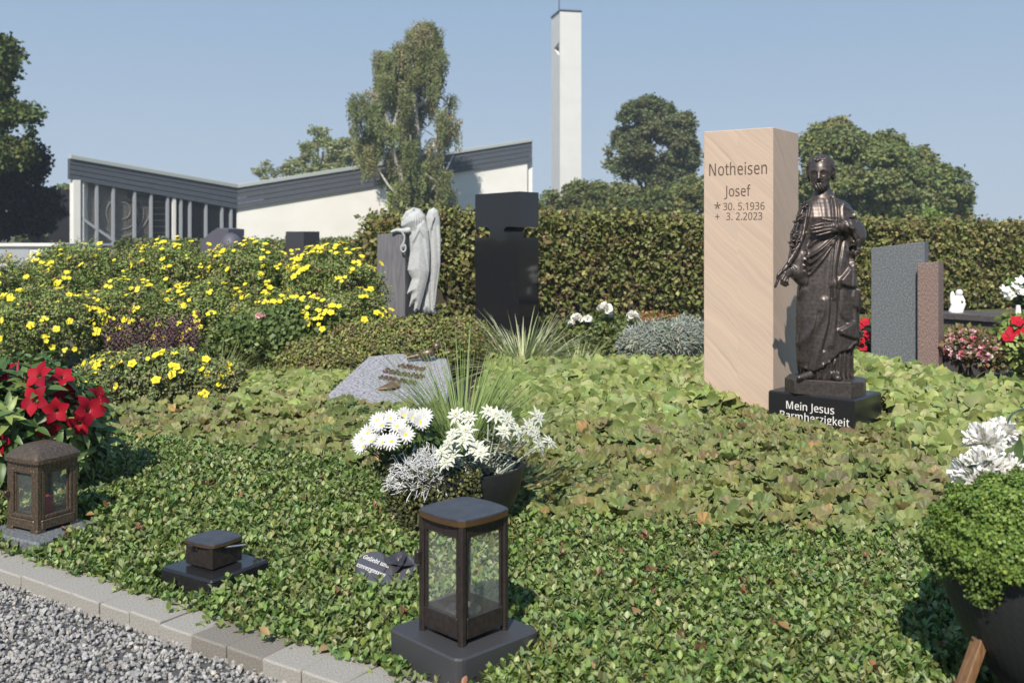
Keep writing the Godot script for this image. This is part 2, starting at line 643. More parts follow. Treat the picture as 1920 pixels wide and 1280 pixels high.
# ---------------------------------------------------------------- ground, kerb, gravel
func ground() -> void:
	var s := S.new()
	s.poly([Vector3(-300, 0, 30), Vector3(300, 0, 30), Vector3(300, 0, -400), Vector3(-300, 0, -400)], Vector3.UP)
	tag(obj("ground", s, M.turf), "dry grassy cemetery ground around the planted graves", "ground", "", "structure")
	var along := Vector3(cos(KERB), 0, -sin(KERB))       # along the kerb, towards the lens
	var over := Vector3(-sin(KERB), 0, -cos(KERB))       # from the kerb into the bed
	var k0 := gp(326, 1178, 0.055)                     # a point on the outer top edge of the kerb
	k0.y = 0.0
	s = S.new()
	var e0 := k0 + over * 0.03
	s.poly([e0 - along * 5.0 + Vector3(0, 0.004, 0), e0 + along * 4.0 + Vector3(0, 0.004, 0), e0 + along * 4.0 + over * 11 + Vector3(0, 0.004, 0), e0 - along * 5.0 + over * 11 + Vector3(0, 0.004, 0)], Vector3.UP)
	tag(obj("planting_bed", s, M.soil), "dark earth of the planted graves behind the kerb", "ground", "", "structure")
	s = S.new()
	s.poly([e0 - along * 5.0 + Vector3(0, 0.012, 0), e0 + along * 4.0 + Vector3(0, 0.012, 0), e0 + along * 4.0 - over * 4 + Vector3(0, 0.012, 0), e0 - along * 5.0 - over * 4 + Vector3(0, 0.012, 0)], Vector3.UP)
	tag(obj("gravel_path", s, M.gravel_bed), "path of grey crushed stone along the kerb", "path", "", "structure")
	# kerb of concrete blocks
	var kerb := thing("kerb", "kerb of pale grey concrete blocks between gravel path and bed", "kerb", k0, KERB)
	kerb.set_meta("kind", "structure")
	var variants := []
	for k in 4:
		var b := S.new()
		b.box(Vector3.ZERO, Vector3(0.117 + 0.0007 * k, 0.075, 0.118), Basis.IDENTITY, 0.004)
		variants.append(b.mesh(M.concrete))
	for k in range(-34, 12):
		var o := put("kerb_block", variants[posmod(k * 7, 4)], kerb, M.concrete_dark if k == 1 or k == 2 else null)
		o.position = Vector3(k * 0.121 + rf(-0.001, 0.001), 0.018 + rf(-0.003, 0.003), -0.06 + rf(-0.003, 0.003))
		o.rotation = Vector3(rf(-0.02, 0.02), rf(-0.015, 0.015), rf(-0.012, 0.012))
	# crushed stone
	var shapes := []
	for k in 4:
		var b := S.new()
		b.blob(Vector3.ZERO, Vector3(1, 0.62, 0.8), Basis.IDENTITY, 6, 4, 0.22, k * 3 + 1)
		var f := S.new()
		for t in range(0, b.i.size(), 3):
			var p := [b.v[b.i[t]], b.v[b.i[t + 1]], b.v[b.i[t + 2]]]
			var g: Vector3 = (p[2] - p[0]).cross(p[1] - p[0])
			if g.length() > 1e-4:
				f.poly(p, g.normalized())
		shapes.append(f.mesh(M.stone))
	var gravel := Node3D.new()
	gravel.name = "gravel"
	add_child(gravel)
	tag(gravel, "loose grey crushed stones covering the path", "gravel", "", "stuff")
	for k in 4:
		var xf := []
		var cols := PackedColorArray()
		for j in 10500:
			var p := k0 - along * rf(-1.0, 1.9) - over * rf(-0.012, 1.5)
			var sz := 0.003 + 0.0048 * pow(rng.randf(), 1.6)
			if rng.randf() < 0.02: sz *= 1.6
			p.y = 0.012 + sz * 0.4 + rf(0, 0.008)
			xf.append(Transform3D(turned(on_ball(), rf(0, TAU)).scaled(Vector3.ONE * sz), p))
			var g := rf(0.19, 0.4)
			cols.append(Color(g * rf(1.0, 1.05), g, g * rf(0.93, 1.02)) if rng.randf() > 0.03 else Color(g * 1.4, g * 1.2, g))
		many("stone", shapes[k], xf, cols, gravel)


# ---------------------------------------------------------------- trees
func cluster(n: int, size: float, spread: Vector3, base: Color, up := 0.3, w := 0.36) -> S:
	var s := S.new()
	for k in n:
		s.col = shade(base, 0.3, 0.15)
		var o := on_ball() * pow(rng.randf(), 0.5)
		var d := (on_ball() + Vector3(0, -0.25, 0)).normalized()
		var nn := (on_ball() + Vector3(0, up * 2.0, 0) + o).normalized()
		var L := size * rf(0.7, 1.25)
		s.leaf(o * spread, d, nn, L, [0.0, L * w, 0.0], 0.25, rf(-0.2, 0.1))
	return s

func tree(called: String, label: String, base: Vector3, blobs: Array, n: int, size: float, colour: Color, limb := 0.2, trunk: Material = M.bark, group := "", sparse := 0.0) -> Node3D:
	# blobs: crown masses, [centre, radii]; clusters of leaves sit mostly near their surfaces, thinned by noise
	var t := thing(called, label, "tree", base, 0, group)
	var f := FastNoiseLite.new()
	f.seed = taken[called] + called.length() * 7
	f.frequency = 0.9 / maxf(0.6, blobs[0][1].x)
	var tr := S.new()
	var top: Vector3 = blobs[0][0] - base
	tr.tube(bend([Vector3.ZERO, top * 0.35 + Vector3(limb, 0, 0), top], 4), [limb * 1.3, limb * 1.1, limb, limb * 0.9, limb * 0.8, limb * 0.65, limb * 0.5, limb * 0.4, limb * 0.3], 8)
	for b in blobs:
		var p: Vector3 = b[0] - base
		tr.tube(bend([Vector3(top.x * 0.3, p.y * 0.45, top.z * 0.3), (p + Vector3(0, top.y * 0.3, 0)) * 0.6, p], 3), [limb * 0.5, limb * 0.4, limb * 0.3, limb * 0.25, limb * 0.2, limb * 0.15, limb * 0.1], 6)
	obj("trunk", tr, trunk, t)
	var total := 0.0
	for b in blobs:
		total += b[1].x * b[1].y
	var kinds := []
	for k in 3:
		kinds.append(cluster(16, size, Vector3(1.7, 1.2, 1.7) * size, Color(1, 1, 1)).mesh(M.far_leaf))
	var crown := Node3D.new()
	crown.name = "crown"
	t.add_child(crown)
	var clumps := []
	for b in blobs:
		for j in 42:
			var o := on_ball()
			if o.z < -0.5: o.z = -o.z
			var r := rf(0.15, 0.33) * (1.0 if j % 3 else 0.75)
			clumps.append([b[0] - base + o * b[1] * (1.02 - r * rf(0.7, 1.5)), b[1] * r * Vector3(1.0, rf(0.55, 0.85), 1.0), shade(colour, 0.16, 0.1), b[1].x * b[1].y * r * r])
	var whole := 0.0
	for q in clumps:
		whole += q[3]
	for k in 3:
		var xf := []
		var cols := PackedColorArray()
		for q in clumps:
			for j in int(n / 3.0 * q[3] / whole):
				var o := on_ball()
				if o.y < -0.3 and rng.randf() < 0.6: o.y = -o.y
				var p: Vector3 = q[0] + o * q[1] * (1.0 - 0.55 * pow(rng.randf(), 1.5)) * (rf(1.1, 1.5) if rng.randf() < 0.16 else 1.0)
				if f.get_noise_3dv(p * 3.0) < -0.22 + sparse or p.y < 0.3:
					continue
				xf.append(Transform3D(turned(around_up(0.9), rf(0, TAU)).scaled(Vector3.ONE * rf(0.65, 1.25)), p))
				cols.append(shade(q[2], 0.18, 0.1))
		many("foliage", kinds[k], xf, cols, crown)
	return t

func birch() -> void:
	var d := 49.5
	var at := func(px: float, py: float, dz := 0.0) -> Vector3: return pd(px, py, d + dz)
	var base: Vector3 = at.call(775, 470)
	base.y = 0.0
	var t := thing("birch_tree", "tall birch with white trunk and drooping twigs before the white chapel wall", "tree", base)
	var s := S.new()
	var limbs := [
		[[at.call(772, 490), at.call(768, 400, -0.4), at.call(752, 330, -0.8), at.call(738, 285, -1.1), at.call(728, 238, -1.2), at.call(722, 190, -0.8), at.call(735, 140, -0.3)], 0.196],
		[[at.call(785, 480), at.call(790, 400), at.call(786, 300), at.call(778, 200), at.call(776, 110), at.call(786, 60)], 0.230],
		[[at.call(735, 262, -1.1), at.call(712, 234, -1.5), at.call(692, 242, -1.6)], 0.103], [[at.call(731, 250, -1.1), at.call(742, 222, -1.2), at.call(748, 180, -0.8)], 0.103],
		[[at.call(772, 300), at.call(800, 285, -0.6), at.call(822, 270)], 0.115], [[at.call(780, 200), at.call(820, 180, -0.5), at.call(840, 195)], 0.115],
		[[at.call(776, 150), at.call(800, 90), at.call(812, 70)], 0.081], [[at.call(786, 330), at.call(830, 240, 0.5), at.call(852, 220)], 0.115],
		[[at.call(752, 330), at.call(720, 300, 0.8), at.call(690, 210)], 0.092], [[at.call(776, 290), at.call(760, 250, -1.0), at.call(700, 170)], 0.092],
		[[at.call(778, 200), at.call(745, 150, 0.9), at.call(712, 120)], 0.081], [[at.call(790, 380), at.call(830, 330, -0.9), at.call(850, 290)], 0.092],
		[[at.call(768, 390), at.call(730, 350, -0.8), at.call(700, 300)], 0.081], [[at.call(776, 120), at.call(765, 85, 0.4), at.call(768, 60)], 0.057],
	]
	var tips := []
	for l in limbs:
		var p := []
		for q in l[0]:
			p.append(q - base)
		p = bend(p, 4)
		var r := []
		for k in p.size():
			r.append(l[1] * (1.0 - 0.75 * k / p.size()))
		s.tube(p, r, 7)
		for k in range(p.size() / 3, p.size()):
			tips.append(p[k])
	obj("trunk", s, M.birch, t)
	# hanging twigs
	var kinds := []
	for k in 4:
		var tw := S.new()
		for j in 40:
			tw.col = shade(Color(1, 1, 1), 0.3, 0.15)
			var y := -float(j) / 46.0
			var w := 0.06 + 0.15 * (1.0 + y)
			tw.leaf(Vector3(sin(y * 5.0 + k) * 0.05 + rf(-w, w), y * 1.5, rf(-w, w)), Vector3(rf(-0.6, 0.6), -1, rf(-0.6, 0.6)), on_ball(), rf(0.1, 0.16), [0.0, 0.04, 0.0], 0.2)
		kinds.append(tw.mesh(M.far_leaf))
	var crown := Node3D.new()
	crown.name = "crown"
	t.add_child(crown)
	# the crown's outline: half widths about a leaning axis, by row of the photograph
	var rows := [[48, 792, 20], [75, 792, 34], [100, 780, 42], [112, 770, 60], [140, 752, 72], [170, 762, 82], [200, 762, 98], [230, 764, 102], [260, 766, 95], [300, 766, 85], [340, 778, 76], [370, 785, 50], [395, 785, 30]]
	# every small branch carries a curtain of twigs
	var ends := []
	for j in 165:
		var q := pow(rng.randf(), 0.85) * (rows.size() - 1.001)
		var a: Array = rows[int(q)]
		var b: Array = rows[int(q) + 1]
		var fr := q - int(q)
		var ang := rf(0, TAU)
		var hw := lerpf(a[2], b[2], fr) * sqrt(rf(0.12, 1.0)) * rf(0.85, 1.12)
		ends.append([at.call(lerpf(a[1], b[1], fr) + cos(ang) * hw, lerpf(a[0], b[0], fr) - 14.0, sin(ang) * hw * d / F) - base, shade([Color(0.22, 0.25, 0.105), Color(0.18, 0.215, 0.085), Color(0.26, 0.25, 0.125)][rng.randi() % 3], 0.15, 0.08), rf(0.5, 1.15)])
	var wood := S.new()
	for e in ends:
		var best: Vector3 = tips[0]
		for p in tips:
			if p.y < e[0].y + 0.4 and p.distance_to(e[0]) < best.distance_to(e[0]): best = p
		wood.tube(bend([best, best.lerp(e[0], 0.6) + Vector3(0, 0.25, 0), e[0]], 3), [0.035, 0.03, 0.025, 0.02, 0.015, 0.012, 0.01], 5, 1.0, false)
	obj("branches", wood, M.birch, t).set_meta("kind", "stuff")
	for k in 4:
		var xf := []
		var cols := PackedColorArray()
		for e in ends:
			for j in 4:
				var sp: float = 0.14 + 0.2 * e[2]
				xf.append(Transform3D(Basis(Vector3.UP, rf(0, TAU)) * Basis.from_scale(Vector3(rf(0.7, 1.2), e[2] * rf(0.6, 1.25), rf(0.7, 1.2))) * Basis(Vector3.RIGHT, rf(-0.1, 0.1)), e[0] + Vector3(rf(-sp, sp), rf(-0.12, 0.12), rf(-sp, sp))))
				cols.append(shade(e[1], 0.2, 0.08))
		many("foliage", kinds[k], xf, cols, crown)
	var ivy := []
	var ic := PackedColorArray()
	for j in 260:
		ivy.append(Transform3D(turned(around_up(1.5), rf(0, TAU)), at.call(748 + rf(-20, 22) * sqrt(rf(0.2, 1)), rf(345, 425), rf(-0.7, 0.7)) - base))
		ic.append(shade(Color(0.24, 0.33, 0.07), 0.2, 0.1))
	many("young_leaves", cluster(12, 0.16, Vector3(0.2, 0.2, 0.2), Color(1, 1, 1)).mesh(M.far_leaf), ivy, ic, t)

func trees() -> void:
	birch()
	var bl := func(list: Array, d: float) -> Array:
		var o := []
		for q in list:
			o.append([pd(q[0], q[1], d + (q[4] if q.size() > 4 else 0.0)), Vector3(q[2], q[3], (q[2] + q[3]) * 0.5) * d / F])
		return o
	tree("beech_tree", "big dark green tree whose limbs reach over the low grey shed", Vector3(-19.5, 0, -34), bl.call([[-90, 240, 100, 190], [0, 120, 38, 42], [30, 215, 52, 22], [10, 285, 60, 34], [-20, 85, 40, 28], [62, 245, 28, 14], [-20, 180, 50, 26]], 34.0), 4600, 0.16, Color(0.12, 0.155, 0.05), 0.4)
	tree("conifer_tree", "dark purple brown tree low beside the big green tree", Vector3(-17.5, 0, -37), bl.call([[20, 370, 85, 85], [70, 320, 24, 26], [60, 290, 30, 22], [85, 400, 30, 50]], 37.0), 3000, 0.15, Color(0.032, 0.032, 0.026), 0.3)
	tree("shrub_tree", "green bushy tree just beside the tall end of the chapel", Vector3(-26, 0, -58), bl.call([[112, 405, 40, 50], [122, 375, 22, 30], [70, 430, 40, 40]], 58.0), 1500, 0.2, Color(0.17, 0.21, 0.075), 0.1)
	tree("ash_tree", "pale loose tree rising behind the chapel roof", Vector3(-13, 0, -66), bl.call([[605, 285, 46, 30], [655, 285, 36, 26], [500, 322, 22, 22], [555, 318, 28, 20], [598, 252, 24, 14], [690, 300, 30, 40], [560, 262, 14, 9], [620, 325, 60, 24]], 66.0), 2300, 0.2, Color(0.25, 0.28, 0.13), 0.25, M.bark, "", 0.2)
	tree("chestnut_tree", "rounded dark green tree standing between bell tower and sandstone pillar", Vector3(8.4, 0, -62), bl.call([[1222, 275, 82, 90], [1215, 215, 50, 36], [1180, 290, 48, 50], [1270, 290, 44, 62], [1240, 340, 70, 40], [1275, 235, 30, 30]], 62.0), 6400, 0.2, Color(0.155, 0.175, 0.08), 0.5, M.bark, "", 0.08)
	tree("hazel_tree", "low spreading green bush tree behind hedge beside the bell tower", Vector3(5.5, 0, -48), bl.call([[1140, 385, 72, 48], [1230, 390, 80, 40], [1310, 380, 60, 50], [1030, 385, 24, 30], [1090, 370, 40, 30]], 48.0), 3600, 0.17, Color(0.17, 0.195, 0.075), 0.2)
	tree("maple_tree", "broad olive green tree filling the sky behind the bronze statue", Vector3(16.5, 0, -46), bl.call([[1620, 345, 130, 85], [1560, 280, 70, 52], [1730, 365, 92, 68], [1700, 310, 52, 44], [1520, 340, 60, 90], [1640, 295, 70, 48], [1775, 385, 46, 48], [1470, 380, 60, 60], [1670, 390, 120, 50]], 46.0), 12500, 0.16, Color(0.205, 0.235, 0.095), 0.4, M.bark, "", 0.04)
	tree("yellow_tree", "yellowish green tree top above the broad olive tree", Vector3(17.5, 0, -56), bl.call([[1550, 265, 45, 32], [1568, 240, 30, 20], [1590, 270, 34, 26]], 56.0), 1000, 0.2, Color(0.24, 0.24, 0.09), 0.3)
	tree("young_tree", "small bright green sapling growing above the hedge behind the statue", Vector3(13.1, 0, -31), bl.call([[1748, 412, 24, 14], [1735, 400, 10, 8], [1758, 402, 10, 10]], 31.0), 220, 0.13, Color(0.2, 0.28, 0.075), 0.05)


# ---------------------------------------------------------------- chapel and bell tower
func chapel() -> void:
	var A := pd(128, 440, 45)        # high end of the glazed wing
	var B := pd(443, 440, 51)        # valley
	var C := pd(996, 440, 58)        # high end of the white wing
	for p in [A, B, C]:
		pass
	A.y = 0; B.y = 0; C.y = 0
	var hy := func(py: float, d: float) -> float: return EYE - (py - HOR) / F * d
	var t := thing("chapel", "white chapel with butterfly roof, slate fascia and glazed end wall", "building")
	var back := Vector3(0, 0, -14)
	# each wing: from P to Q, fascia between top and bottom heights
	var wings := [[A, B, hy.call(298, 45), hy.call(353, 51), hy.call(336, 45), hy.call(392, 51)], [B, C, hy.call(353, 51), hy.call(266, 58), hy.call(392, 51), hy.call(301, 58)]]
	for w in wings:
		var P: Vector3 = w[0]
		var Q: Vector3 = w[1]
		var out := (Q - P).cross(Vector3.UP).normalized() * -1.0
		if out.z < 0: out = -out
		for k in 4:
			var s := S.new()
			var b := []
			for e in [[k / 4.0, 0.115], [(k + 0.95) / 4.0, 0.14]]:
				b.append(P + Vector3(0, lerpf(w[2], w[4], e[0]), 0) + out * e[1])
				b.append(Q + Vector3(0, lerpf(w[3], w[5], e[0]), 0) + out * e[1])
			var inn := out * -0.25
			s.poly([b[0], b[1], b[3], b[2]], out)
			s.poly([b[2], b[3], b[3] + inn, b[2] + inn], Vector3.DOWN)
			s.poly([b[0], b[1], b[1] + inn, b[0] + inn], Vector3.UP)
			s.poly([b[0], b[2], b[2] + inn, b[0] + inn], (P - Q).normalized())
			s.poly([b[1], b[3], b[3] + inn, b[1] + inn], (Q - P).normalized())
			obj("fascia_board", s, M.slate, t)
		var c := S.new()
		var d := (Q - P).normalized()
		var p1 := P + Vector3(0, w[2] + 0.1, 0) + out * 0.06
		var q1 := Q + Vector3(0, w[3] + 0.1, 0) + out * 0.06
		var ax := (q1 - p1).normalized()
		c.box((p1 + q1) * 0.5, Vector3((q1 - p1).length(), 0.2, 0.3), Basis(ax, out.cross(ax), out), 0.02)
		obj("roof_edge", c, M.zinc, t)
		var r := S.new()
		var dn := Vector3(0, -0.35, 0)
		var p0 := P + Vector3(0, w[2] - 0.02, 0)
		var q0 := Q + Vector3(0, w[3] - 0.02, 0)
		r.poly([p0, q0, q0 + back, p0 + back], Vector3.UP)
		r.poly([p0 + dn, q0 + dn, q0 + back + dn, p0 + back + dn], Vector3.DOWN)
		r.poly([p0, p0 + back, p0 + back + dn, p0 + dn], Vector3.LEFT)
		r.poly([q0, q0 + back, q0 + back + dn, q0 + dn], Vector3.RIGHT)
		r.poly([p0 + back, q0 + back, q0 + back + dn, p0 + back + dn], back.normalized())
		obj("roof", r, M.zinc, t)
	# white wall of the second wing, with thickness, and a return at its far end
	var wall := S.new()
	var wl := func(P: Vector3, Q: Vector3, hp: float, hq: float) -> void:
		var out := (Q - P).cross(Vector3.UP).normalized()
		if out.z < 0: out = -out
		for o in [0.0, -0.3]:
			wall.poly([P + out * o, Q + out * o, Q + out * o + Vector3(0, hq, 0), P + out * o + Vector3(0, hp, 0)], out if o == 0.0 else -out)
		wall.poly([P, P - out * 0.3, P - out * 0.3 + Vector3(0, hp, 0), P + Vector3(0, hp, 0)], (P - Q).normalized())
		wall.poly([Q, Q - out * 0.3, Q - out * 0.3 + Vector3(0, hq, 0), Q + Vector3(0, hq, 0)], (Q - P).normalized())
	var dBC := (C - B).normalized()
	wl.call(B + dBC * 0.02, C - dBC * 0.25, wings[1][4] + 0.1, wings[1][5] + 0.1)
	wl.call(C - dBC * 0.25 + back, C - dBC * 0.25 - Vector3(0, 0, 0.31), wings[1][5] + 0.1, wings[1][5] + 0.1)
	wl.call(A + back + Vector3(0.2, 0, 0), B + back, wings[0][4], wings[0][5])
	wl.call(B + back, C + back - dBC * 0.25, wings[1][4], wings[1][5])
	wl.call(A + back + Vector3(0.2, 0, 0), A + Vector3(0.2, 0, -0.4), wings[0][4], wings[0][4])
	obj("wall", wall, M.plaster, t)
	var dAB := (B - A).normalized()
	var out := dAB.cross(Vector3.UP).normalized()
	if out.z < 0: out = -out
	var bas := Basis(dAB, Vector3.UP, out)
	var L := (B - A).length()
	var at := func(px: float) -> float:          # distance along the glazed wall that is seen at px
		var k := (px - 960.0) / F
		# A + dAB * s on the ray x = -k z
		return -(A.x + k * A.z) / (dAB.x + k * dAB.z)
	var top := func(s: float) -> float: return lerpf(wings[0][4], wings[0][5], s / L)
	var col := S.new()
	var cw: float = at.call(148) - at.call(134)
	col.box(A + dAB * (at.call(134) + cw * 0.5) + Vector3(0, top.call(0.2) * 0.5, 0) - out * 0.05, Vector3(cw, top.call(0.2), 0.4), bas, 0.01)
	obj("corner_pillar", col, M.plaster, t)
	# glazing: posts, panes and the wrought lattice behind them
	var edges := [148.0, 180.0, 211.0, 251.0, 282.0, 313.0, 325.0, 338.0, 355.0, 385.0, 415.0, 432.0]
	for k in edges.size():
		var s: float = at.call(edges[k])
		var h: float = top.call(s)
		var b := S.new()
		b.box(A + dAB * s + Vector3(0, h * 0.5, 0), Vector3(0.11 if k != 6 else 0.16, h, 0.16), bas)
		obj("window_post", b, M.mullion if k != 6 else M.plaster, t)
		if k + 1 < edges.size():
			var s1: float = at.call(edges[k + 1])
			var g := S.new()
			var a0 := A + dAB * (s + 0.056) - out * 0.03
			var a1 := A + dAB * (s1 - 0.056) - out * 0.03
			g.poly([a0 + Vector3(0, 0.3, 0), a1 + Vector3(0, 0.3, 0), a1 + Vector3(0, top.call(s1), 0), a0 + Vector3(0, top.call(s), 0)], out)
			obj("window_pane", g, M.tinted, t)
	for q in [[148.0, 282.0, 458.0]]:
		var s0: float = at.call(q[0])
		var s1: float = at.call(q[1])
		var b := S.new()
		b.box(A + dAB * (s0 + s1) * 0.5 + Vector3(0, hy.call(q[2], 46.5), 0) + out * 0.006, Vector3(s1 - s0, 0.1, 0.14), bas)
		obj("window_rail", b, M.mullion, t)
	var br := S.new()
	var d0: Vector3 = A + dAB * at.call(150) + Vector3(0, hy.call(408, 45.4), 0)
	var d1: Vector3 = A + dAB * at.call(222) + Vector3(0, hy.call(458, 46.8), 0)
	var bx: Vector3 = (d1 - d0).normalized()
	br.box((d0 + d1) * 0.5 + out * 0.012, Vector3((d1 - d0).length(), 0.12, 0.1), Basis(bx, out.cross(bx), out))
	obj("window_brace", br, M.mullion, t)
	var la := S.new()
	for k in 44:
		var s: float = at.call(152 + k * 3.0)
		var h: float = top.call(s)
		la.box(A + dAB * s + Vector3(0, h * 0.5 + 0.15, 0) - out * 0.25, Vector3(0.022, h - 0.3, 0.02), bas)
	for k in 7:
		var s0: float = at.call(150)
		var s1: float = at.call(320)
		la.box(A + dAB * (s0 + s1) * 0.5 + Vector3(0, 0.8 + k * 0.3, 0) - out * 0.28, Vector3(s1 - s0, 0.02, 0.02), bas)
	for r in [[232.0, 400.0, 1.05], [232.0, 400.0, 0.75], [228.0, 385.0, 1.5], [232.0, 395.0, 0.4]]:
		var c: Vector3 = A + dAB * at.call(r[0]) + Vector3(0, hy.call(r[1], 47.0), 0) - out * 0.22
		var p := []
		for k in 41:
			var q: Vector3 = c + dAB * cos(TAU * k / 40.0) * r[2] + Vector3(0, sin(TAU * k / 40.0) * r[2], 0)
			q.y = minf(q.y, top.call((q - A).dot(dAB)) - 0.05)
			p.append(q)
		la.tube(p, [0.03], 4)
	obj("window_lattice", la, M.lattice, t)
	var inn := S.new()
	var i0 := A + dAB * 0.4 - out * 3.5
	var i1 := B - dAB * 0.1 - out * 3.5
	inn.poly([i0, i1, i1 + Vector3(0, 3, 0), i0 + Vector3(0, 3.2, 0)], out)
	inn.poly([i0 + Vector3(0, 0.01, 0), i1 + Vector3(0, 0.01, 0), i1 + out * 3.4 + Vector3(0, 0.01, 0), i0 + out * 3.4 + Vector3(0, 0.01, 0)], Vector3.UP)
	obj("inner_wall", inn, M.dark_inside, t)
	# bell tower
	var d := 80.0
	var N := pd(1050, 440, d); N.y = 0
	var lw := pd(1034, 440, d + 3.3); lw.y = 0
	var rw := pd(1090, 440, d + 0.75); rw.y = 0
	var hN: float = hy.call(20, d)
	var hL: float = hy.call(40, d + 3.3) + 0.3
	var hR: float = hy.call(22, d + 0.75)
	var bk := lw + rw - N
	var tw := thing("bell_tower", "tall slim pale concrete bell tower with a triangular opening", "tower", N)
	tw.name = "bell_tower"
	var b := S.new()
	var up := func(p: Vector3, h: float) -> Vector3: return Vector3(p.x, h, p.z) - N
	# the narrow side has a deep triangular opening
	var n_l := (lw - N).cross(Vector3.UP).normalized()
	if n_l.z < 0: n_l = -n_l
	var on := func(f: float, h: float) -> Vector3: return up.call(N.lerp(lw, f), h)
	var o1: Vector3 = on.call(0.1, hy.call(77, d)); var o2: Vector3 = on.call(0.1, hy.call(103, d)); var o3: Vector3 = on.call(0.72, hy.call(87, d + 1.5))
	var q1: Vector3 = on.call(0, hN); var q2: Vector3 = on.call(0, 0); var q3: Vector3 = on.call(1, 0); var q4: Vector3 = on.call(1, hL)
	b.poly([q1, o1, o2, q2], n_l)
	b.poly([q2, o2, o3, q3], n_l)
	b.poly([q3, o3, q4], n_l)
	b.poly([q4, o3, o1, q1], n_l)
	for e in [[o1, o2], [o2, o3], [o3, o1]]:
		var mid: Vector3 = (o1 + o2 + o3) / 3.0 - (e[0] + e[1]) * 0.5
		b.poly([e[0], e[1], e[1] - n_l * 1.2, e[0] - n_l * 1.2], mid.normalized())
	b.poly([o1 - n_l * 1.2, o2 - n_l * 1.2, o3 - n_l * 1.2], n_l)
	var n_r := (rw - N).cross(Vector3.UP).normalized()
	if n_r.z < 0: n_r = -n_r
	var hB := hL + hR - hN
	b.poly([up.call(N, 0), up.call(rw, 0), up.call(rw, hR), up.call(N, hN)], n_r)
	b.poly([up.call(rw, 0), up.call(bk, 0), up.call(bk, hB), up.call(rw, hR)], -n_l)
	b.poly([up.call(lw, 0), up.call(bk, 0), up.call(bk, hB), up.call(lw, hL)], -n_r)
	b.poly([up.call(N, hN), up.call(rw, hR), up.call(bk, hB), up.call(lw, hL)], Vector3.UP)
	obj("shaft", b, M.tower, tw)
	var cp := S.new()
	for e in [[N, hN, rw, hR], [N, hN, lw, hL], [lw, hL, bk, hB], [rw, hR, bk, hB]]:
		var p: Vector3 = up.call(e[0], e[1] + 0.04)
		var q: Vector3 = up.call(e[2], e[3] + 0.04)
		cp.tube([p, q], [0.09], 4)
	obj("coping", cp, M.slate, tw)
	var rod := S.new()
	rod.tube([up.call(N.lerp(lw, 0.1), hN - 0.1), up.call(N.lerp(lw, 0.1), hN + 2.2)], [0.05, 0.04], 6)
	obj("lightning_rod", rod, M.slate, tw)
	# low grey shed under the dark trees, and a far chimney
	var sh := thing("shed", "low grey concrete shed beneath the dark trees beside the chapel", "shed", pd(70, 440, 30))
	sh.position.y = 0
	var x := S.new()
	x.box(Vector3(0, 0.3, 0), Vector3(1.9, 0.75, 1.6), Basis.IDENTITY, 0.01)
	obj("wall", x, M.tower, sh)
	x = S.new()
	x.box(Vector3(0.02, 0.7, 0.03), Vector3(2.02, 0.09, 1.75), Basis.IDENTITY, 0.01)
	obj("roof", x, M.tower, sh)
	x = S.new()
	x.box(Vector3(-0.32, 0.3, 0.81), Vector3(0.9, 0.56, 0.03))
	obj("door", x, M.mullion, sh)
	var ch := thing("chimney", "tiny far brick chimney beyond the hedge beside the broad olive tree", "chimney", pd(1844, 440, 95))
	ch.position.y = 0
	x = S.new()
	x.box(Vector3(0, 1.2, 0), Vector3(0.42, 2.4, 0.42))
	x.box(Vector3(0, 2.46, 0), Vector3(0.55, 0.12, 0.55))
	obj("shaft", x, mat(0.3, 0.2, 0.17, 0.95), ch)


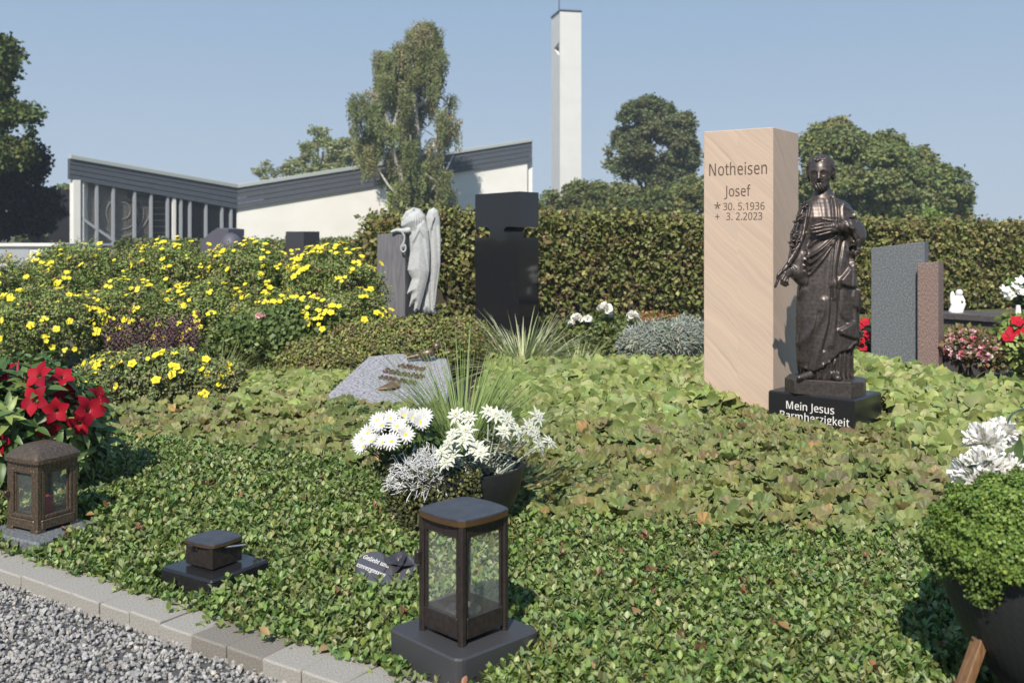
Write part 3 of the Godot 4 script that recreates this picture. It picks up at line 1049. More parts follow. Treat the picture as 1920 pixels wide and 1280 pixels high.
# ---------------------------------------------------------------- hedges
func hedge(called: String, label: String, p0: Vector3, p1: Vector3, th: float, h0: float, h1: float, n: int, size: float, colours: Array, round0 := 0.0) -> void:
	var d := p1 - p0
	var L := d.length()
	d /= L
	var out := d.cross(Vector3.UP)
	if out.z < 0: out = -out
	var t := thing(called, label, "hedge", p0)
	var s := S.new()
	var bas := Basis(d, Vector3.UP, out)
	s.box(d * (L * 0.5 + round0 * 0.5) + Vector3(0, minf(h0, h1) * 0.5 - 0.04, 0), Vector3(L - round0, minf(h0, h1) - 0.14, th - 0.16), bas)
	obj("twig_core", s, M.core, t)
	var tw := S.new()
	for k in int(L * 26):
		var a := d * rf(0.1, L) + out * (th * 0.5 - 0.1)
		a.y = rf(0.02, h0 * 0.8)
		tw.tube([a, a + Vector3(rf(-0.15, 0.15), rf(0.1, 0.35), rf(-0.03, 0.05))], [0.006, 0.003], 4, 1.0, false)
	obj("twig", tw, M.twig, t)
	t.get_child(1).set_meta("kind", "stuff")
	var fn := FastNoiseLite.new()
	fn.frequency = 1.6
	fn.seed = n
	for k in 3:
		var m := cluster(9, size, Vector3(1.5, 1.5, 1.5) * size, Color(1, 1, 1), 0.35, 0.36).mesh(M.leaf)
		var xf := []
		var cols := PackedColorArray()
		for j in n / 3:
			var s0 := rng.randf() * L
			var h := lerpf(h0, h1, s0 / L)
			if round0 > 0.0:
				h -= 0.2 * pow(clampf(1.0 - s0 / round0, 0, 1), 2.0)
			var p: Vector3
			var nn: Vector3
			var q := rng.randf()
			if q < 0.7:
				p = out * th * 0.5 + Vector3(0, h * sqrt(rf(0.0, 1.0)), 0)
				nn = out + Vector3(0, 0.5, 0)
			elif q < 0.94:
				p = out * rf(-0.5, 0.5) * th + Vector3(0, h, 0)
				nn = Vector3.UP + out * 0.3
			else:
				s0 = rf(0, 0.05)
				p = out * rf(-0.5, 0.5) * th + Vector3(0, rf(0, h), 0)
				nn = -d
			p += d * s0
			var nz := fn.get_noise_3dv(p)
			if nz < -0.28 and rng.randf() < 0.6:
				continue
			p += nn * (rf(-0.09, 0.02) + nz * 0.05) + Vector3(0, rf(-0.02, 0.03), 0)
			xf.append(Transform3D(turned(nn + on_ball() * 0.7, rf(0, TAU)).scaled(Vector3.ONE * rf(0.75, 1.2)), p))
			var c: Color = colours[rng.randi() % colours.size()]
			cols.append(shade(c, 0.28, 0.14))
		many("foliage", m, xf, cols, t)

func hedges() -> void:
	var olive := [Color(0.2, 0.215, 0.065), Color(0.165, 0.185, 0.055), Color(0.22, 0.2, 0.08), Color(0.14, 0.16, 0.05), Color(0.27, 0.27, 0.095), Color(0.17, 0.125, 0.065)]
	hedge("hornbeam_hedge", "long clipped olive brown hornbeam hedge behind the gravestones", Vector3(-1.42, 0, -10.3), Vector3(9.6, 0, -15.2), 0.8, 1.2, 1.07, 15000, 0.062, olive, 0.5)
	hedge("low_hedge", "low clipped green hedge in front of the chapel windows", gp(225, 520), Vector3(-3.2, 0, -24.5), 1.0, 0.78, 0.82, 2400, 0.1, [Color(0.13, 0.15, 0.05), Color(0.1, 0.12, 0.04)])


# ---------------------------------------------------------------- gravestones
func rect_prism(w: float, d: float, ch := 0.0) -> PackedVector2Array:
	if ch <= 0.0:
		return PackedVector2Array([Vector2(-w, -d), Vector2(w, -d), Vector2(w, d), Vector2(-w, d)])
	return PackedVector2Array([Vector2(-w + ch, -d), Vector2(w - ch, -d), Vector2(w, -d + ch), Vector2(w, d - ch), Vector2(w - ch, d), Vector2(-w + ch, d), Vector2(-w, d - ch), Vector2(-w, -d + ch)])

const LAY := Basis(Vector3(1, 0, 0), Vector3(0, 0, -1), Vector3(0, 1, 0))     # an outline laid flat: its y points away, its z up

func text_on(t: Node3D, str: String, size: float, at: Vector3, ma: Material, wide := 1.0, bas := Basis.IDENTITY, called := "lettering", depth := 0.004, bold := false, face := "Droid Sans") -> void:
	var m := put(called, words(str, size, depth, ma, bold, face), t)
	m.transform = Transform3D(bas * Basis.from_scale(Vector3(wide, 1, 1)), at)

func stele() -> void:
	var a := 0.4
	var b := 0.382
	var h := 1.572
	var c := Vector3(1.339, 0, -5.572)
	var t := thing("sandstone_stele", "tall square pillar of banded beige sandstone carved with a name and dates", "gravestone", c, YAW)
	var s := S.new()
	s.box(Vector3(0, h * 0.5 - 0.05, 0), Vector3(a, h + 0.1, b), Basis.IDENTITY, 0.003)
	obj("pillar", s, M.sandstone, t)
	var z := b * 0.5 - 0.0008
	for l in [["Notheisen", 0.092, 1.357, 0.0, 0.82], ["Josef", 0.08, 1.237, 0.0, 0.84], ["*", 0.085, 1.144, -0.118, 0.9], ["30. 5.1936", 0.056, 1.154, 0.035, 0.92], ["+", 0.062, 1.100, -0.118, 0.9], ["3. 2.2023", 0.056, 1.100, 0.038, 0.92]]:
		text_on(t, l[0], l[1], Vector3(l[3], l[2], z), M.sand_letters, l[4])
	block(c.x, c.z, a * 0.5, b * 0.5, YAW)
	# black plinth of the statue
	var bt := -0.733
	var bc := Vector3(1.593, 0, -5.078)
	var p := thing("statue_plinth", "polished black granite block with pale lettering under the bronze statue", "plinth", bc, bt)
	s = S.new()
	s.box(Vector3(0, 0.205 * 0.5 - 0.02, 0), Vector3(0.455, 0.245, 0.34), Basis.IDENTITY, 0.008)
	obj("block", s, M.base_granite, p)
	text_on(p, "Mein Jesus", 0.054, Vector3(0.0, 0.142, 0.1705), M.white_letters, 1.0, Basis.IDENTITY, "lettering", 0.002)
	text_on(p, "Barmherzigkeit", 0.054, Vector3(0.02, 0.09, 0.1705), M.white_letters, 1.0, Basis.IDENTITY, "lettering", 0.002)
	block(bc.x, bc.z, 0.225, 0.17, bt)


func cross_stone() -> void:
	# black polished stele cut so that a cross stands in it
	var a := 0.474
	var b := 0.297
	var n := pd(973, 440, 8.5)
	var cy := cos(YAW)
	var sy := -sin(YAW)
	var c := Vector3(n.x - a * 0.5 * cy + b * 0.5 * sy, 0, n.z - a * 0.5 * sy - b * 0.5 * cy)
	var t := thing("cross_gravestone", "tall polished black gravestone with notches that leave a cross standing", "gravestone", c, YAW)
	var lo := 0.975
	var hi := 1.065
	var o := [Vector2(-a / 2, 0), Vector2(a / 2, 0), Vector2(a / 2, lo), Vector2(0.075, lo), Vector2(0.075, lo + 0.05)]
	for k in 7:
		var q := PI - PI * 0.5 * k / 6.0
		o.append(Vector2(0.125 + cos(q) * 0.05, lo + 0.05 + sin(q) * 0.045))
	o += [Vector2(a / 2, hi), Vector2(a / 2, 1.37), Vector2(-a / 2, 1.355), Vector2(-a / 2, hi)]
	for k in 7:
		var q := PI * 0.5 - PI * 0.5 * k / 6.0
		o.append(Vector2(-0.125 + cos(q) * 0.05, lo + 0.05 + sin(q) * 0.045))
	o += [Vector2(-0.075, lo), Vector2(-a / 2, lo)]
	var s := S.new()
	var pts := PackedVector2Array()
	for q in o:
		if pts.is_empty() or pts[-1].distance_to(q) > 0.001:
			pts.append(q)
	s.prism(pts, -b / 2, b / 2)
	obj("stele", s, M.black_granite, t)
	var g := thing("grey_gravestone", "grey granite gravestone slab with slanted top beyond the bronze statue", "gravestone", Vector3.ZERO, YAW)
	var w := 0.36
	var d := 0.115
	n = pd(1734, 440, 6.85)
	g.position = Vector3(n.x - w * 0.5 * cy + d * 0.5 * sy, 0, n.z - w * 0.5 * sy - d * 0.5 * cy)
	s = S.new()
	s.prism(PackedVector2Array([Vector2(-w / 2, 0), Vector2(w / 2, 0), Vector2(w / 2, 0.953), Vector2(-w / 2, 0.905)]), -d / 2, d / 2, Transform3D.IDENTITY, 0.004)
	obj("slab", s, M.grey_granite, g)
	block(g.position.x, g.position.z, w / 2, d / 2, YAW)
	var r := thing("reddish_gravestone", "narrow reddish granite gravestone standing close against the grey slab", "gravestone", Vector3.ZERO, YAW)
	var w2 := 0.135
	var d2 := 0.15
	n = pd(1760, 440, 6.72)
	r.position = Vector3(n.x - w2 * 0.5 * cy + d2 * 0.5 * sy, 0, n.z - w2 * 0.5 * sy - d2 * 0.5 * cy)
	s = S.new()
	s.prism(PackedVector2Array([Vector2(-w2 / 2, 0), Vector2(w2 / 2, 0), Vector2(w2 / 2, 0.82), Vector2(-w2 / 2, 0.805)]), -d2 / 2, d2 / 2, Transform3D.IDENTITY, 0.004)
	obj("stele", s, M.red_granite, r)
	block(r.position.x, r.position.z, w2 / 2, d2 / 2, YAW)
	# two stones that look over the yellow shrubs
	var v := thing("purple_gravestone", "violet grey gravestone with sloping shoulder rising behind the yellow flowers", "gravestone", pd(420, 440, 12.5), -0.5)
	v.position.y = 0
	s = S.new()
	s.prism(PackedVector2Array([Vector2(-0.27, 0), Vector2(0.2, 0), Vector2(0.2, 1.07), Vector2(0.02, 1.085), Vector2(-0.1, 1.03), Vector2(-0.27, 0.92)]), -0.14, 0.14, Transform3D.IDENTITY, 0.006)
	obj("stele", s, M.purple_stone, v)
	s = S.new()
	s.blob(Vector3(0.22, 0.86, 0.1), Vector3(0.14, 0.16, 0.14), Basis.IDENTITY, 14, 9, 0.03, 2)
	obj("orb", s, M.purple_stone, v)
	v = thing("dark_gravestone", "dark square gravestone top showing behind the yellow flowers", "gravestone", pd(567, 440, 12.0), -0.65)
	v.position.y = 0
	s = S.new()
	s.box(Vector3(0, 0.52, 0), Vector3(0.32, 1.04, 0.26), Basis.IDENTITY, 0.006)
	obj("stele", s, M.slab, v)


# ---------------------------------------------------------------- angel leaning on a grey stele
func angel() -> void:
	var d := 9.0
	var u := d / F
	var t := thing("angel_gravestone", "grey stone stele on which a pale stone angel leans with folded wings", "gravestone", pd(770, 440, d))
	t.position.y = 0
	var P := func(list: Array) -> PackedVector2Array:         # points of the enlarged photograph (1737 wide crop) to metres on the sculpture
		var o := PackedVector2Array()
		for k in range(0, list.size(), 2):
			o.append(Vector2(((list[k] / 4.571 + 680.0) - 770.0) * u, EYE - (list[k + 1] / 4.571 + 340.0 - HOR) * u))
		return o
	var s := S.new()
	var y0 := 1.0 + 0.002
	s.prism(PackedVector2Array([Vector2(-60 * u, 0), Vector2(-2 * u, 0), Vector2(-2 * u, y0 + 0.018), Vector2(-60 * u, y0)]), -0.1, 0.1, Transform3D(Basis(Vector3.UP, -0.35), Vector3.ZERO), 0.004)
	obj("stele", s, M.stele_grey, t)
	var parts := [
		["wing", P.call([410, 420, 440, 330, 540, 330, 570, 420, 582, 600, 578, 760, 545, 900, 490, 1100, 440, 1108, 452, 1030, 400, 1080, 425, 960, 382, 962, 428, 830, 388, 760, 412, 600, 404, 480]), 0.07, 0.06],
		["wing", P.call([540, 310, 565, 245, 612, 222, 648, 252, 664, 330, 672, 500, 668, 700, 640, 900, 618, 1105, 592, 1020, 582, 860, 560, 600]), 0.06, 0.02],
		["gown", P.call([470, 1140, 520, 880, 560, 640, 640, 640, 625, 1140]), 0.07, -0.03],
		["hair", P.call([330, 385, 338, 315, 375, 255, 440, 222, 500, 240, 540, 295, 545, 350, 500, 470, 420, 470, 400, 430, 345, 400]), 0.11, 0.05],
	]
	for q in parts:
		var pl: PackedVector2Array = q[1]
		var lo := Vector2(INF, INF)
		var hi := -lo
		for v in pl:
			lo = lo.min(v)
			hi = hi.max(v)
		var th: float = q[2]
		var zc: float = q[3]
		var form := func(p: Vector3) -> float:
			var a: float = poly_dist(Vector2(p.x, p.y), pl)
			# thick in the middle, thin at the rim
			var zz := absf(p.z - zc) - th * sqrt(clampf(-a / (th * 1.6), 0.0, 1.0))
			return maxf(a, zz * 0.6)
		var body := nets(form, Vector3(lo.x - 0.02, lo.y - 0.02, zc - th - 0.02), Vector3(hi.x + 0.02, hi.y + 0.02, zc + th + 0.02), 0.0065)
		var st := []
		if q[0] == "wing":
			for k in 15:
				var x := lo.x + (hi.x - lo.x) * (k + 0.5) / 15.0
				var top := hi.y - 0.1 - absf(k - 9) * 0.012
				st.append([[Vector2(lerpf(x, (lo.x + hi.x) * 0.56, 0.5), top), Vector2(lerpf(x, (lo.x + hi.x) * 0.54, 0.12), lerpf(top, lo.y, 0.45)), Vector2(lerpf(x, (lo.x + hi.x) * 0.5, 0.15) - 0.03, lo.y)], 0.006, -0.009])
		elif q[0] == "hair":
			for k in 9:
				var f := k / 8.0
				st.append([[Vector2(lerpf(lo.x, hi.x, 0.55 + 0.1 * f), hi.y - 0.01), Vector2(lerpf(lo.x, hi.x, 0.1 + 0.8 * f), lerpf(hi.y, lo.y, 0.45)), Vector2(lerpf(lo.x, hi.x, 0.12 + 0.75 * f), lo.y)], 0.007, -0.008])
		else:
			for k in 5:
				st.append([[Vector2(lerpf(lo.x, hi.x, 0.2 + 0.15 * k), hi.y), Vector2(lerpf(lo.x, hi.x, 0.1 + 0.2 * k), lo.y)], 0.008, -0.012])
		sculpt(body, st, [])
		obj(q[0], body, M.angel, t)
	var arm := S.new()
	var l: PackedVector2Array = P.call([420, 415, 360, 425, 300, 420, 250, 435])
	var pts := []
	for q in l:
		pts.append(Vector3(q.x, q.y, 0.08))
	arm.tube(bend(pts, 4), [0.036, 0.034, 0.032, 0.03, 0.027, 0.025, 0.023, 0.02, 0.018, 0.017, 0.016, 0.014, 0.008], 10, 0.7)
	obj("arm", arm, M.angel, t)
	arm = S.new()
	l = P.call([345, 430, 370, 470, 366, 520, 345, 555, 345, 590, 362, 602, 380, 585, 378, 550, 364, 545, 360, 562])
	pts = []
	for q in l:
		pts.append(Vector3(q.x, q.y, 0.13))
	arm.tube(bend(pts, 4), [0.009], 8, 0.6)
	obj("hair_lock", arm, M.angel, t)


# ---------------------------------------------------------------- bronze statue
func statue() -> void:
	var d := 5.05
	var u := d / F
	var at := pd(1548, 440, d)
	at.y = 0.205
	var t := thing("bronze_statue", "dark bronze statue of a bearded robed man with one hand on his chest", "statue", at)
	var s := S.new()
	s.prism(rect_prism(0.19, 0.125, 0.055), 0.0, 0.072, Transform3D(LAY, Vector3(0, 0, 0)) * Transform3D(Basis(Vector3(0, 0, 1), -0.42), Vector3.ZERO), 0.004)
	obj("pedestal", s, M.bronze, t)
	var rows := [[0, -48, 55, 34, -36], [14, -50, 56, 36, -38], [40, -50, 57, 37, -38], [112, -53, 53, 38, -36], [172, -50, 53, 38, -34], [222, -46, 49, 36, -32], [258, -43, 42, 31, -30], [300, -47, 46, 33, -31], [318, -43, 39, 27, -28], [330, -32, 26, 20, -22], [338, -24, 18, 16, -20], [346, -20, 14, 14, -18], [352, -18, 10, 12, -16]]
	var hem := [[-60, 22], [-50, 20], [-31, 15], [-18, 22], [-3, 33], [17, 52], [33, 56], [44, 65], [60, 62]]
	var find := func(list: Array, k: float, c: int) -> float:
		for j in list.size() - 1:
			if k <= list[j + 1][0]:
				return lerpf(list[j][c], list[j + 1][c], clampf((k - list[j][0]) / float(list[j + 1][0] - list[j][0]), 0.0, 1.0))
		return list[-1][c]
	# every row of the trunk once, at half-unit steps
	var tab := []
	for k in 760:
		var r := []
		for c in [1, 2, 3, 4]:
			r.append(find.call(rows, k * 0.5 - 4.0, c))
		tab.append([(r[0] + r[1]) * 0.5, (r[1] - r[0]) * 0.5, (r[2] + r[3]) * 0.5, (r[2] - r[3]) * 0.5])
	var V := func(x: float, y: float, z: float) -> Vector3: return Vector3(x, y, z)
	# limbs of the figure: from, to, radii, blend
	var bones := [
		[Vector3(29, 313, -2), Vector3(52, 272, 2), 19.0, 21.0, 12.0], [Vector3(52, 272, 2), Vector3(50, 262, 14), 20.0, 19.0, 8.0], [Vector3(52, 268, 10), Vector3(26, 283, 33), 17.0, 13.0, 8.0],
		[Vector3(48, 262, 18), Vector3(45, 240, 20), 15.0, 11.0, 8.0], [Vector3(-31, 312, -2), Vector3(-50, 266, 4), 16.0, 15.0, 12.0], [Vector3(-50, 266, 4), Vector3(-55, 222, 12), 15.0, 17.0, 8.0],
		[Vector3(-55, 222, 12), Vector3(-59, 198, 18), 16.0, 15.0, 6.0], [Vector3(-54, 224, 14), Vector3(-52, 184, 18), 13.0, 10.0, 8.0],
		[Vector3(26, 283, 34), Vector3(8, 282, 41), 9.0, 7.5, 3.0], [Vector3(-62, 204, 20), Vector3(-80, 200, 25), 9.0, 8.0, 3.0],
		[Vector3(-36, 8, 22), Vector3(-58, 4, 30), 8.0, 5.0, 4.0], [Vector3(8, 7, 30), Vector3(9, 5, 43), 8.0, 6.5, 4.0],
		[Vector3(-46, 306, 18), Vector3(-51, 268, 22), 4.0, 4.5, 3.0], [Vector3(-51, 268, 22), Vector3(-64, 232, 27), 4.5, 4.5, 3.0], [Vector3(-64, 232, 27), Vector3(-84, 206, 32), 4.5, 4.0, 2.0], [Vector3(-84, 206, 32), Vector3(-98, 192, 33), 4.0, 3.0, 2.0],
	]
	var field := func(p: Vector3) -> float:
		var r: Array = tab[clampi(int((p.y + 4.0) * 2.0), 0, 759)]
		var x: float = (p.x - r[0]) / r[1]
		var z: float = (p.z - r[2]) / r[3]
		var q := pow(pow(absf(x), 2.35) + pow(absf(z), 2.35), 1.0 / 2.35)
		var a: float = (q - 1.0) * minf(r[1], r[3])
		if a < 14.0 and p.y < 235.0:
			var th := atan2(z, x)
			var low := clampf((235.0 - p.y) / 120.0, 0.0, 1.0)
			if p.z < 12.0:
				a += 2.2 * low * sin(th * 13.0 + p.y * 0.012)
			if p.z > -20.0:
				var hy: float = find.call(hem, p.x, 1)
				if p.y < hy + 3.0:
					var inn := clampf((hy + 1.0 - p.y) / 2.5, 0.0, 1.0)
					a += inn * (6.0 + 2.3 * sin(p.x * 0.62 + sin(p.y * 0.05) * 0.8))
		a = maxf(a, maxf(-p.y, p.y - 352.0))
		for b in bones:
			var mid: Vector3 = (b[0] + b[1]) * 0.5
			if p.distance_squared_to(mid) < pow(b[2] + 22.0 + b[0].distance_to(mid), 2.0):
				a = smin(a, cap(p, b[0], b[1], b[2], b[3]), b[4])
		# hollows of the two sleeves
		if p.x > 14.0 and p.x < 60.0 and p.y < 262.0 and p.y > 228.0:
			a = maxf(a, -cap(p, Vector3(42, 243, 24), Vector3(42, 240, 34), 6.0, 7.0))
		return a
	var body := nets(field, Vector3(-106, -1, -46), Vector3(80, 356, 60), 1.6)
	# folds, by the rows and columns of the photograph (x - 1548, 712 - y)
	var Z := func(list: Array) -> Array:                 # points of the 1189 wide crop
		var o := []
		for k in range(0, list.size(), 2):
			o.append(Vector2(list[k] / 4.573 + 1420.0 - 1548.0, 712.0 - (list[k + 1] / 4.573 + 280.0)))
		return o
	var Y := func(list: Array) -> Array:                 # points of the 1148 wide crop
		var o := []
		for k in range(0, list.size(), 2):
			o.append(Vector2(list[k] / 4.415 + 1420.0 - 1548.0, 712.0 - (list[k + 1] / 4.415 + 520.0)))
		return o
	var st := []
	for q in [[425, 480, 415, 640], [455, 460, 450, 620], [500, 455, 505, 600], [540, 460, 535, 610], [580, 455, 585, 630]]:
		st.append([bend(Z.call(q), 3), 3.0, 0.7])
	for q in [[615, 440, 605, 620], [668, 440, 655, 620], [440, 440, 405, 620, 385, 720], [395, 480, 350, 700, 300, 840]]:
		st.append([bend(Z.call(q)), 1.8, -3.6])
	for q in [[640, 420, 632, 620], [700, 500, 690, 610], [420, 450, 385, 640, 330, 820, 230, 960]]:
		st.append([bend(Z.call(q)), 4.0, 3.0])
	# swag across the hips
	for q in [[370, 900, 400, 940, 500, 880, 640, 745], [375, 960, 420, 990, 520, 900, 640, 770], [365, 1010, 400, 1050, 480, 990, 600, 820], [370, 1060, 400, 1090, 450, 1040, 560, 870], [420, 850, 470, 800, 560, 760]]:
		st.append([bend(Z.call(q)), 3.0, 4.2])
	for q in [[380, 930, 410, 965, 510, 890, 640, 758], [370, 985, 410, 1020, 500, 945, 620, 795], [368, 1035, 400, 1070, 465, 1010, 580, 845]]:
		st.append([bend(Z.call(q)), 1.6, -3.6])
	# long folds of the skirt
	for q in [[625, 760, 590, 1000, 570, 1280], [660, 780, 610, 1000, 600, 1280], [400, 1080, 380, 1200, 350, 1280]]:
		st.append([bend(Z.call(q)), 4.0, 3.4])
	for q in [[640, 770, 600, 1000, 585, 1280], [700, 800, 650, 1000, 640, 1100], [770, 830, 760, 980, 745, 1200], [810, 880, 800, 1000, 790, 1200]]:
		st.append([bend(Z.call(q)), 2.2, -3.4])
	for q in [[505, 200, 495, 290, 430, 420, 340, 560], [545, 220, 520, 420, 420, 750], [595, 60, 600, 300, 560, 560], [360, 120, 350, 400, 345, 700]]:
		st.append([bend(Y.call(q)), 6.0, 3.2])
	for q in [[470, 300, 420, 500, 380, 740], [560, 100, 555, 350, 500, 600], [605, 100, 615, 300, 605, 420], [640, 110, 630, 300, 690, 380]]:
		st.append([bend(Y.call(q)), 3.0, -3.2])
	for q in [[650, 650, 660, 780, 690, 860], [700, 650, 710, 780, 730, 860], [750, 640, 750, 780, 790, 870], [500, 720, 480, 830], [550, 700, 520, 840], [600, 680, 570, 790]]:
		st.append([bend(Y.call(q), 3), 2.0, 3.0])
	# sleeves
	for q in [[622, 640, 650, 720, 690, 790], [735, 620, 760, 720, 800, 800, 815, 850], [660, 640, 720, 690, 745, 700], [715, 610, 790, 600, 800, 580]]:
		st.append([bend(Z.call(q)), 2.0, 3.2])
	for q in [[640, 640, 668, 720, 700, 780], [750, 620, 778, 720, 812, 790], [690, 650, 740, 740, 780, 800]]:
		st.append([bend(Z.call(q)), 1.6, -3.4])
	for q in [[225, 985, 280, 1040, 290, 1140], [700, 500, 780, 560, 830, 640]]:
		st.append([bend(Z.call(q)), 2.6, 2.6])
	var steps := [
		[PackedVector2Array(Z.call([770, 840, 765, 980, 700, 1060, 638, 1130, 655, 1180, 720, 1205, 840, 1212, 900, 1000, 860, 860])), 7.0],
		[PackedVector2Array(Y.call([745, 100, 730, 170, 742, 260, 825, 300, 840, 100])), 5.0],
		[PackedVector2Array(Y.call([760, 100, 745, 365, 606, 432, 625, 482, 760, 528, 850, 520, 850, 100])), 6.0],
		[PackedVector2Array(Y.call([765, 450, 760, 530, 690, 600, 740, 640, 850, 560, 850, 440])), 5.0],
		[PackedVector2Array(Z.call([612, 630, 640, 620, 660, 720, 720, 790, 690, 800, 640, 720])), 4.0],
	]
	sculpt(body, st, steps)
	var fig := S.new()
	var sc := Transform3D(Basis.IDENTITY.scaled(Vector3.ONE * u), Vector3(0, 0.072, 0))
	fig.add(body, sc)
	# head, turned and bowed a little
	var hb := Basis(Vector3.UP, -0.42) * Basis(Vector3.RIGHT, 0.12)
	var hc := Vector3(-9, 384, 2)
	var skull := func(p: Vector3) -> float:
		var a := ell(p, Vector3(0, 6, -3), Vector3(24, 25.5, 28))
		a = smin(a, ell(p, Vector3(0, -8, 7), Vector3(17.5, 22, 18.5)), 8.0)
		a = smin(a, cap(p, Vector3(0, -12, -6), Vector3(4, -44, -10), 14.0, 16.0), 6.0)
		if p.z > 0.0:
			a = smin(a, cap(p, Vector3(-11, 5, 19), Vector3(11, 5, 19), 3.4, 3.4), 5.0)
			for sx in [-1.0, 1.0]:
				a = -smin(-a, (p - Vector3(sx * 8.6, -0.5, 26.5)).length() - 5.2, 3.0)
				a = smin(a, (p - Vector3(sx * 8.2, -0.5, 19.5)).length() - 4.0, 1.2)
				a = smin(a, cap(p, Vector3(sx * 12.5, 3.2, 20.5), Vector3(sx * 4.0, 3.8, 23.5), 1.5, 1.6), 2.0)
				a = smin(a, cap(p, Vector3(sx * 12, -11, 15), Vector3(sx * 9, -14, 18), 4.0, 3.5), 6.0)
				a = smin(a, cap(p, Vector3(sx * 1.2, -14.5, 26), Vector3(sx * 10, -19.5, 20), 2.7, 2.0), 2.0)
				a = smin(a, (p - Vector3(sx * 3.0, -11.2, 26.5)).length() - 2.6, 2.0)
			a = smin(a, cap(p, Vector3(0, 3, 23.5), Vector3(0, -9.5, 30.0), 2.3, 3.1), 3.0)
			a = smin(a, cap(p, Vector3(-4, -20.6, 23.5), Vector3(4, -20.6, 23.5), 1.8, 1.8), 1.0)
		var bd := ell(p, Vector3(0, -27, 16), Vector3(11.5, 11.5, 11))
		a = smin(a, bd + 0.8 * sin(p.x * 1.1 + p.y * 0.5), 3.0)
		for sx in [-1.0, 1.0]:
			a = smin(a, cap(p, Vector3(sx * 16, -6, 6), Vector3(sx * 9, -24, 16), 4.0, 6.0), 4.0)
			a = smin(a, ell(p, Vector3(sx * 23, -2, -1), Vector3(3.5, 7.5, 5)), 2.0)
		# hair: a cap with locks, low over the nape
		if p.y > -24.0:
			var hr := ell(p, Vector3(0, 8, -6), Vector3(27.5, 27.5, 29)) + 0.9 * sin(p.x * 0.55 + p.z * 0.35 + p.y * 0.25) + 0.5 * sin(p.y * 0.8 - p.z * 0.5)
			var line := maxf(p.z - (8.0 + 0.38 * (p.y - 14.0) + (4.0 if absf(p.x) < 8.0 and p.y > 16.0 else 0.0)), -15.0 - p.y)
			a = smin(a, maxf(hr, line), 1.5)
			a = smin(a, ell(p, Vector3(-3, 25, 17), Vector3(5, 3.4, 4.5)), 2.0)
			for sx in [-1.0, 1.0]:
				a = smin(a, ell(p, Vector3(sx * 23, 0, -9), Vector3(5.5, 15, 11)) + 0.7 * sin(p.y * 0.7 + p.z * 0.4), 2.0)
		return a
	var head := nets(skull, Vector3(-33, -45, -42), Vector3(33, 40, 40), 0.95)
	fig.add(head, sc * Transform3D(hb.scaled(Vector3.ONE * 0.94), hc + Vector3(-1, 0.5, 1)))
	# the hand on the chest and the lowered hand
	var hand := func(fingers: Array, palm: Array, lo: Vector3, hi: Vector3) -> S:
		var grip := func(p: Vector3) -> float:
			var a: float = 1e3
			for q in palm:
				a = smin(a, cap(p, q[0], q[1], q[2], q[3]), 3.0)
			for f in fingers:
				for k in f.size() - 2:
					a = smin(a, cap(p, f[k], f[k + 1], f[-1] - k * 0.25, f[-1] - (k + 1) * 0.25), 0.7)
			return a
		return nets(grip, lo, hi, 0.8)
	fig.add(hand.call([
		[Vector3(-4, 288, 42), Vector3(-18, 288, 42), Vector3(-30, 285, 39), Vector3(-36, 283, 37), 3.1], [Vector3(-4, 283, 43), Vector3(-19, 281.5, 43), Vector3(-32, 279, 40), Vector3(-38, 277.5, 38), 3.2],
		[Vector3(-3, 278, 43), Vector3(-18, 275.5, 43), Vector3(-29, 273, 40), Vector3(-35, 272, 38), 3.1], [Vector3(-1, 273.5, 42), Vector3(-14, 270, 41), Vector3(-23, 267.5, 39), Vector3(-28, 267, 37), 2.7],
		[Vector3(8, 288, 42), Vector3(-3, 294, 43), Vector3(-13, 296, 41), Vector3(-18, 297, 39), 3.2]],
		[[Vector3(16, 282, 39), Vector3(2, 284, 41), 7.5, 6.5], [Vector3(14, 278, 39), Vector3(2, 277, 41), 6.5, 6.0]], Vector3(-44, 256, 28), Vector3(30, 304, 54)), sc)
	fig.add(hand.call([
		[Vector3(-86, 199, 30), Vector3(-95, 190, 32), Vector3(-99, 181, 32), Vector3(-102, 172, 31), 3.2], [Vector3(-85, 194, 32), Vector3(-91, 186, 36), Vector3(-91, 178, 34), Vector3(-87, 176, 30), 3.2],
		[Vector3(-82, 191, 32), Vector3(-87, 183, 36), Vector3(-86, 175, 33), Vector3(-82, 174, 29), 3.1], [Vector3(-78, 190, 30), Vector3(-81, 182, 33), Vector3(-80, 176, 30), Vector3(-77, 176, 27), 2.7],
		[Vector3(-82, 204, 30), Vector3(-92, 201, 35), Vector3(-98, 194, 36), Vector3(-100, 188, 35), 3.0]],
		[[Vector3(-72, 203, 23), Vector3(-84, 197, 29), 8.0, 6.5], [Vector3(-72, 199, 23), Vector3(-80, 193, 29), 7.5, 6.0]], Vector3(-108, 165, 14), Vector3(-60, 216, 44)), sc)
	obj("figure", fig, M.bronze, t)
	# toes, and the lily in the bend of the arm
	var lily := S.new()
	var stem := bend([Vector3(-42, 326, 16), Vector3(-58, 290, 24), Vector3(-68, 250, 26), Vector3(-70, 238, 26)], 4)
	var pts := []
	for q in stem:
		pts.append(sc * q)
	lily.tube(pts, [0.005], 6)
	for q in [Vector3(-45, 322, 20), Vector3(-55, 300, 26), Vector3(-60, 290, 22), Vector3(-66, 270, 28), Vector3(-62, 258, 30), Vector3(-70, 252, 26), Vector3(-64, 244, 30)]:
		var c: Vector3 = sc * q
		for k in 5:
			var a: float = TAU * k / 5.0 + q.x
			var o := Vector3(cos(a), sin(a), 0.5)
			lily.tube([c, c + o * 0.010, c + o * 0.018 + Vector3(0, 0, -0.004), c + o * 0.023 - Vector3(0, 0, 0.01)], [0.003, 0.007, 0.006, 0.002], 6, 0.5)
	obj("lily_stem", lily, M.bronze, t)


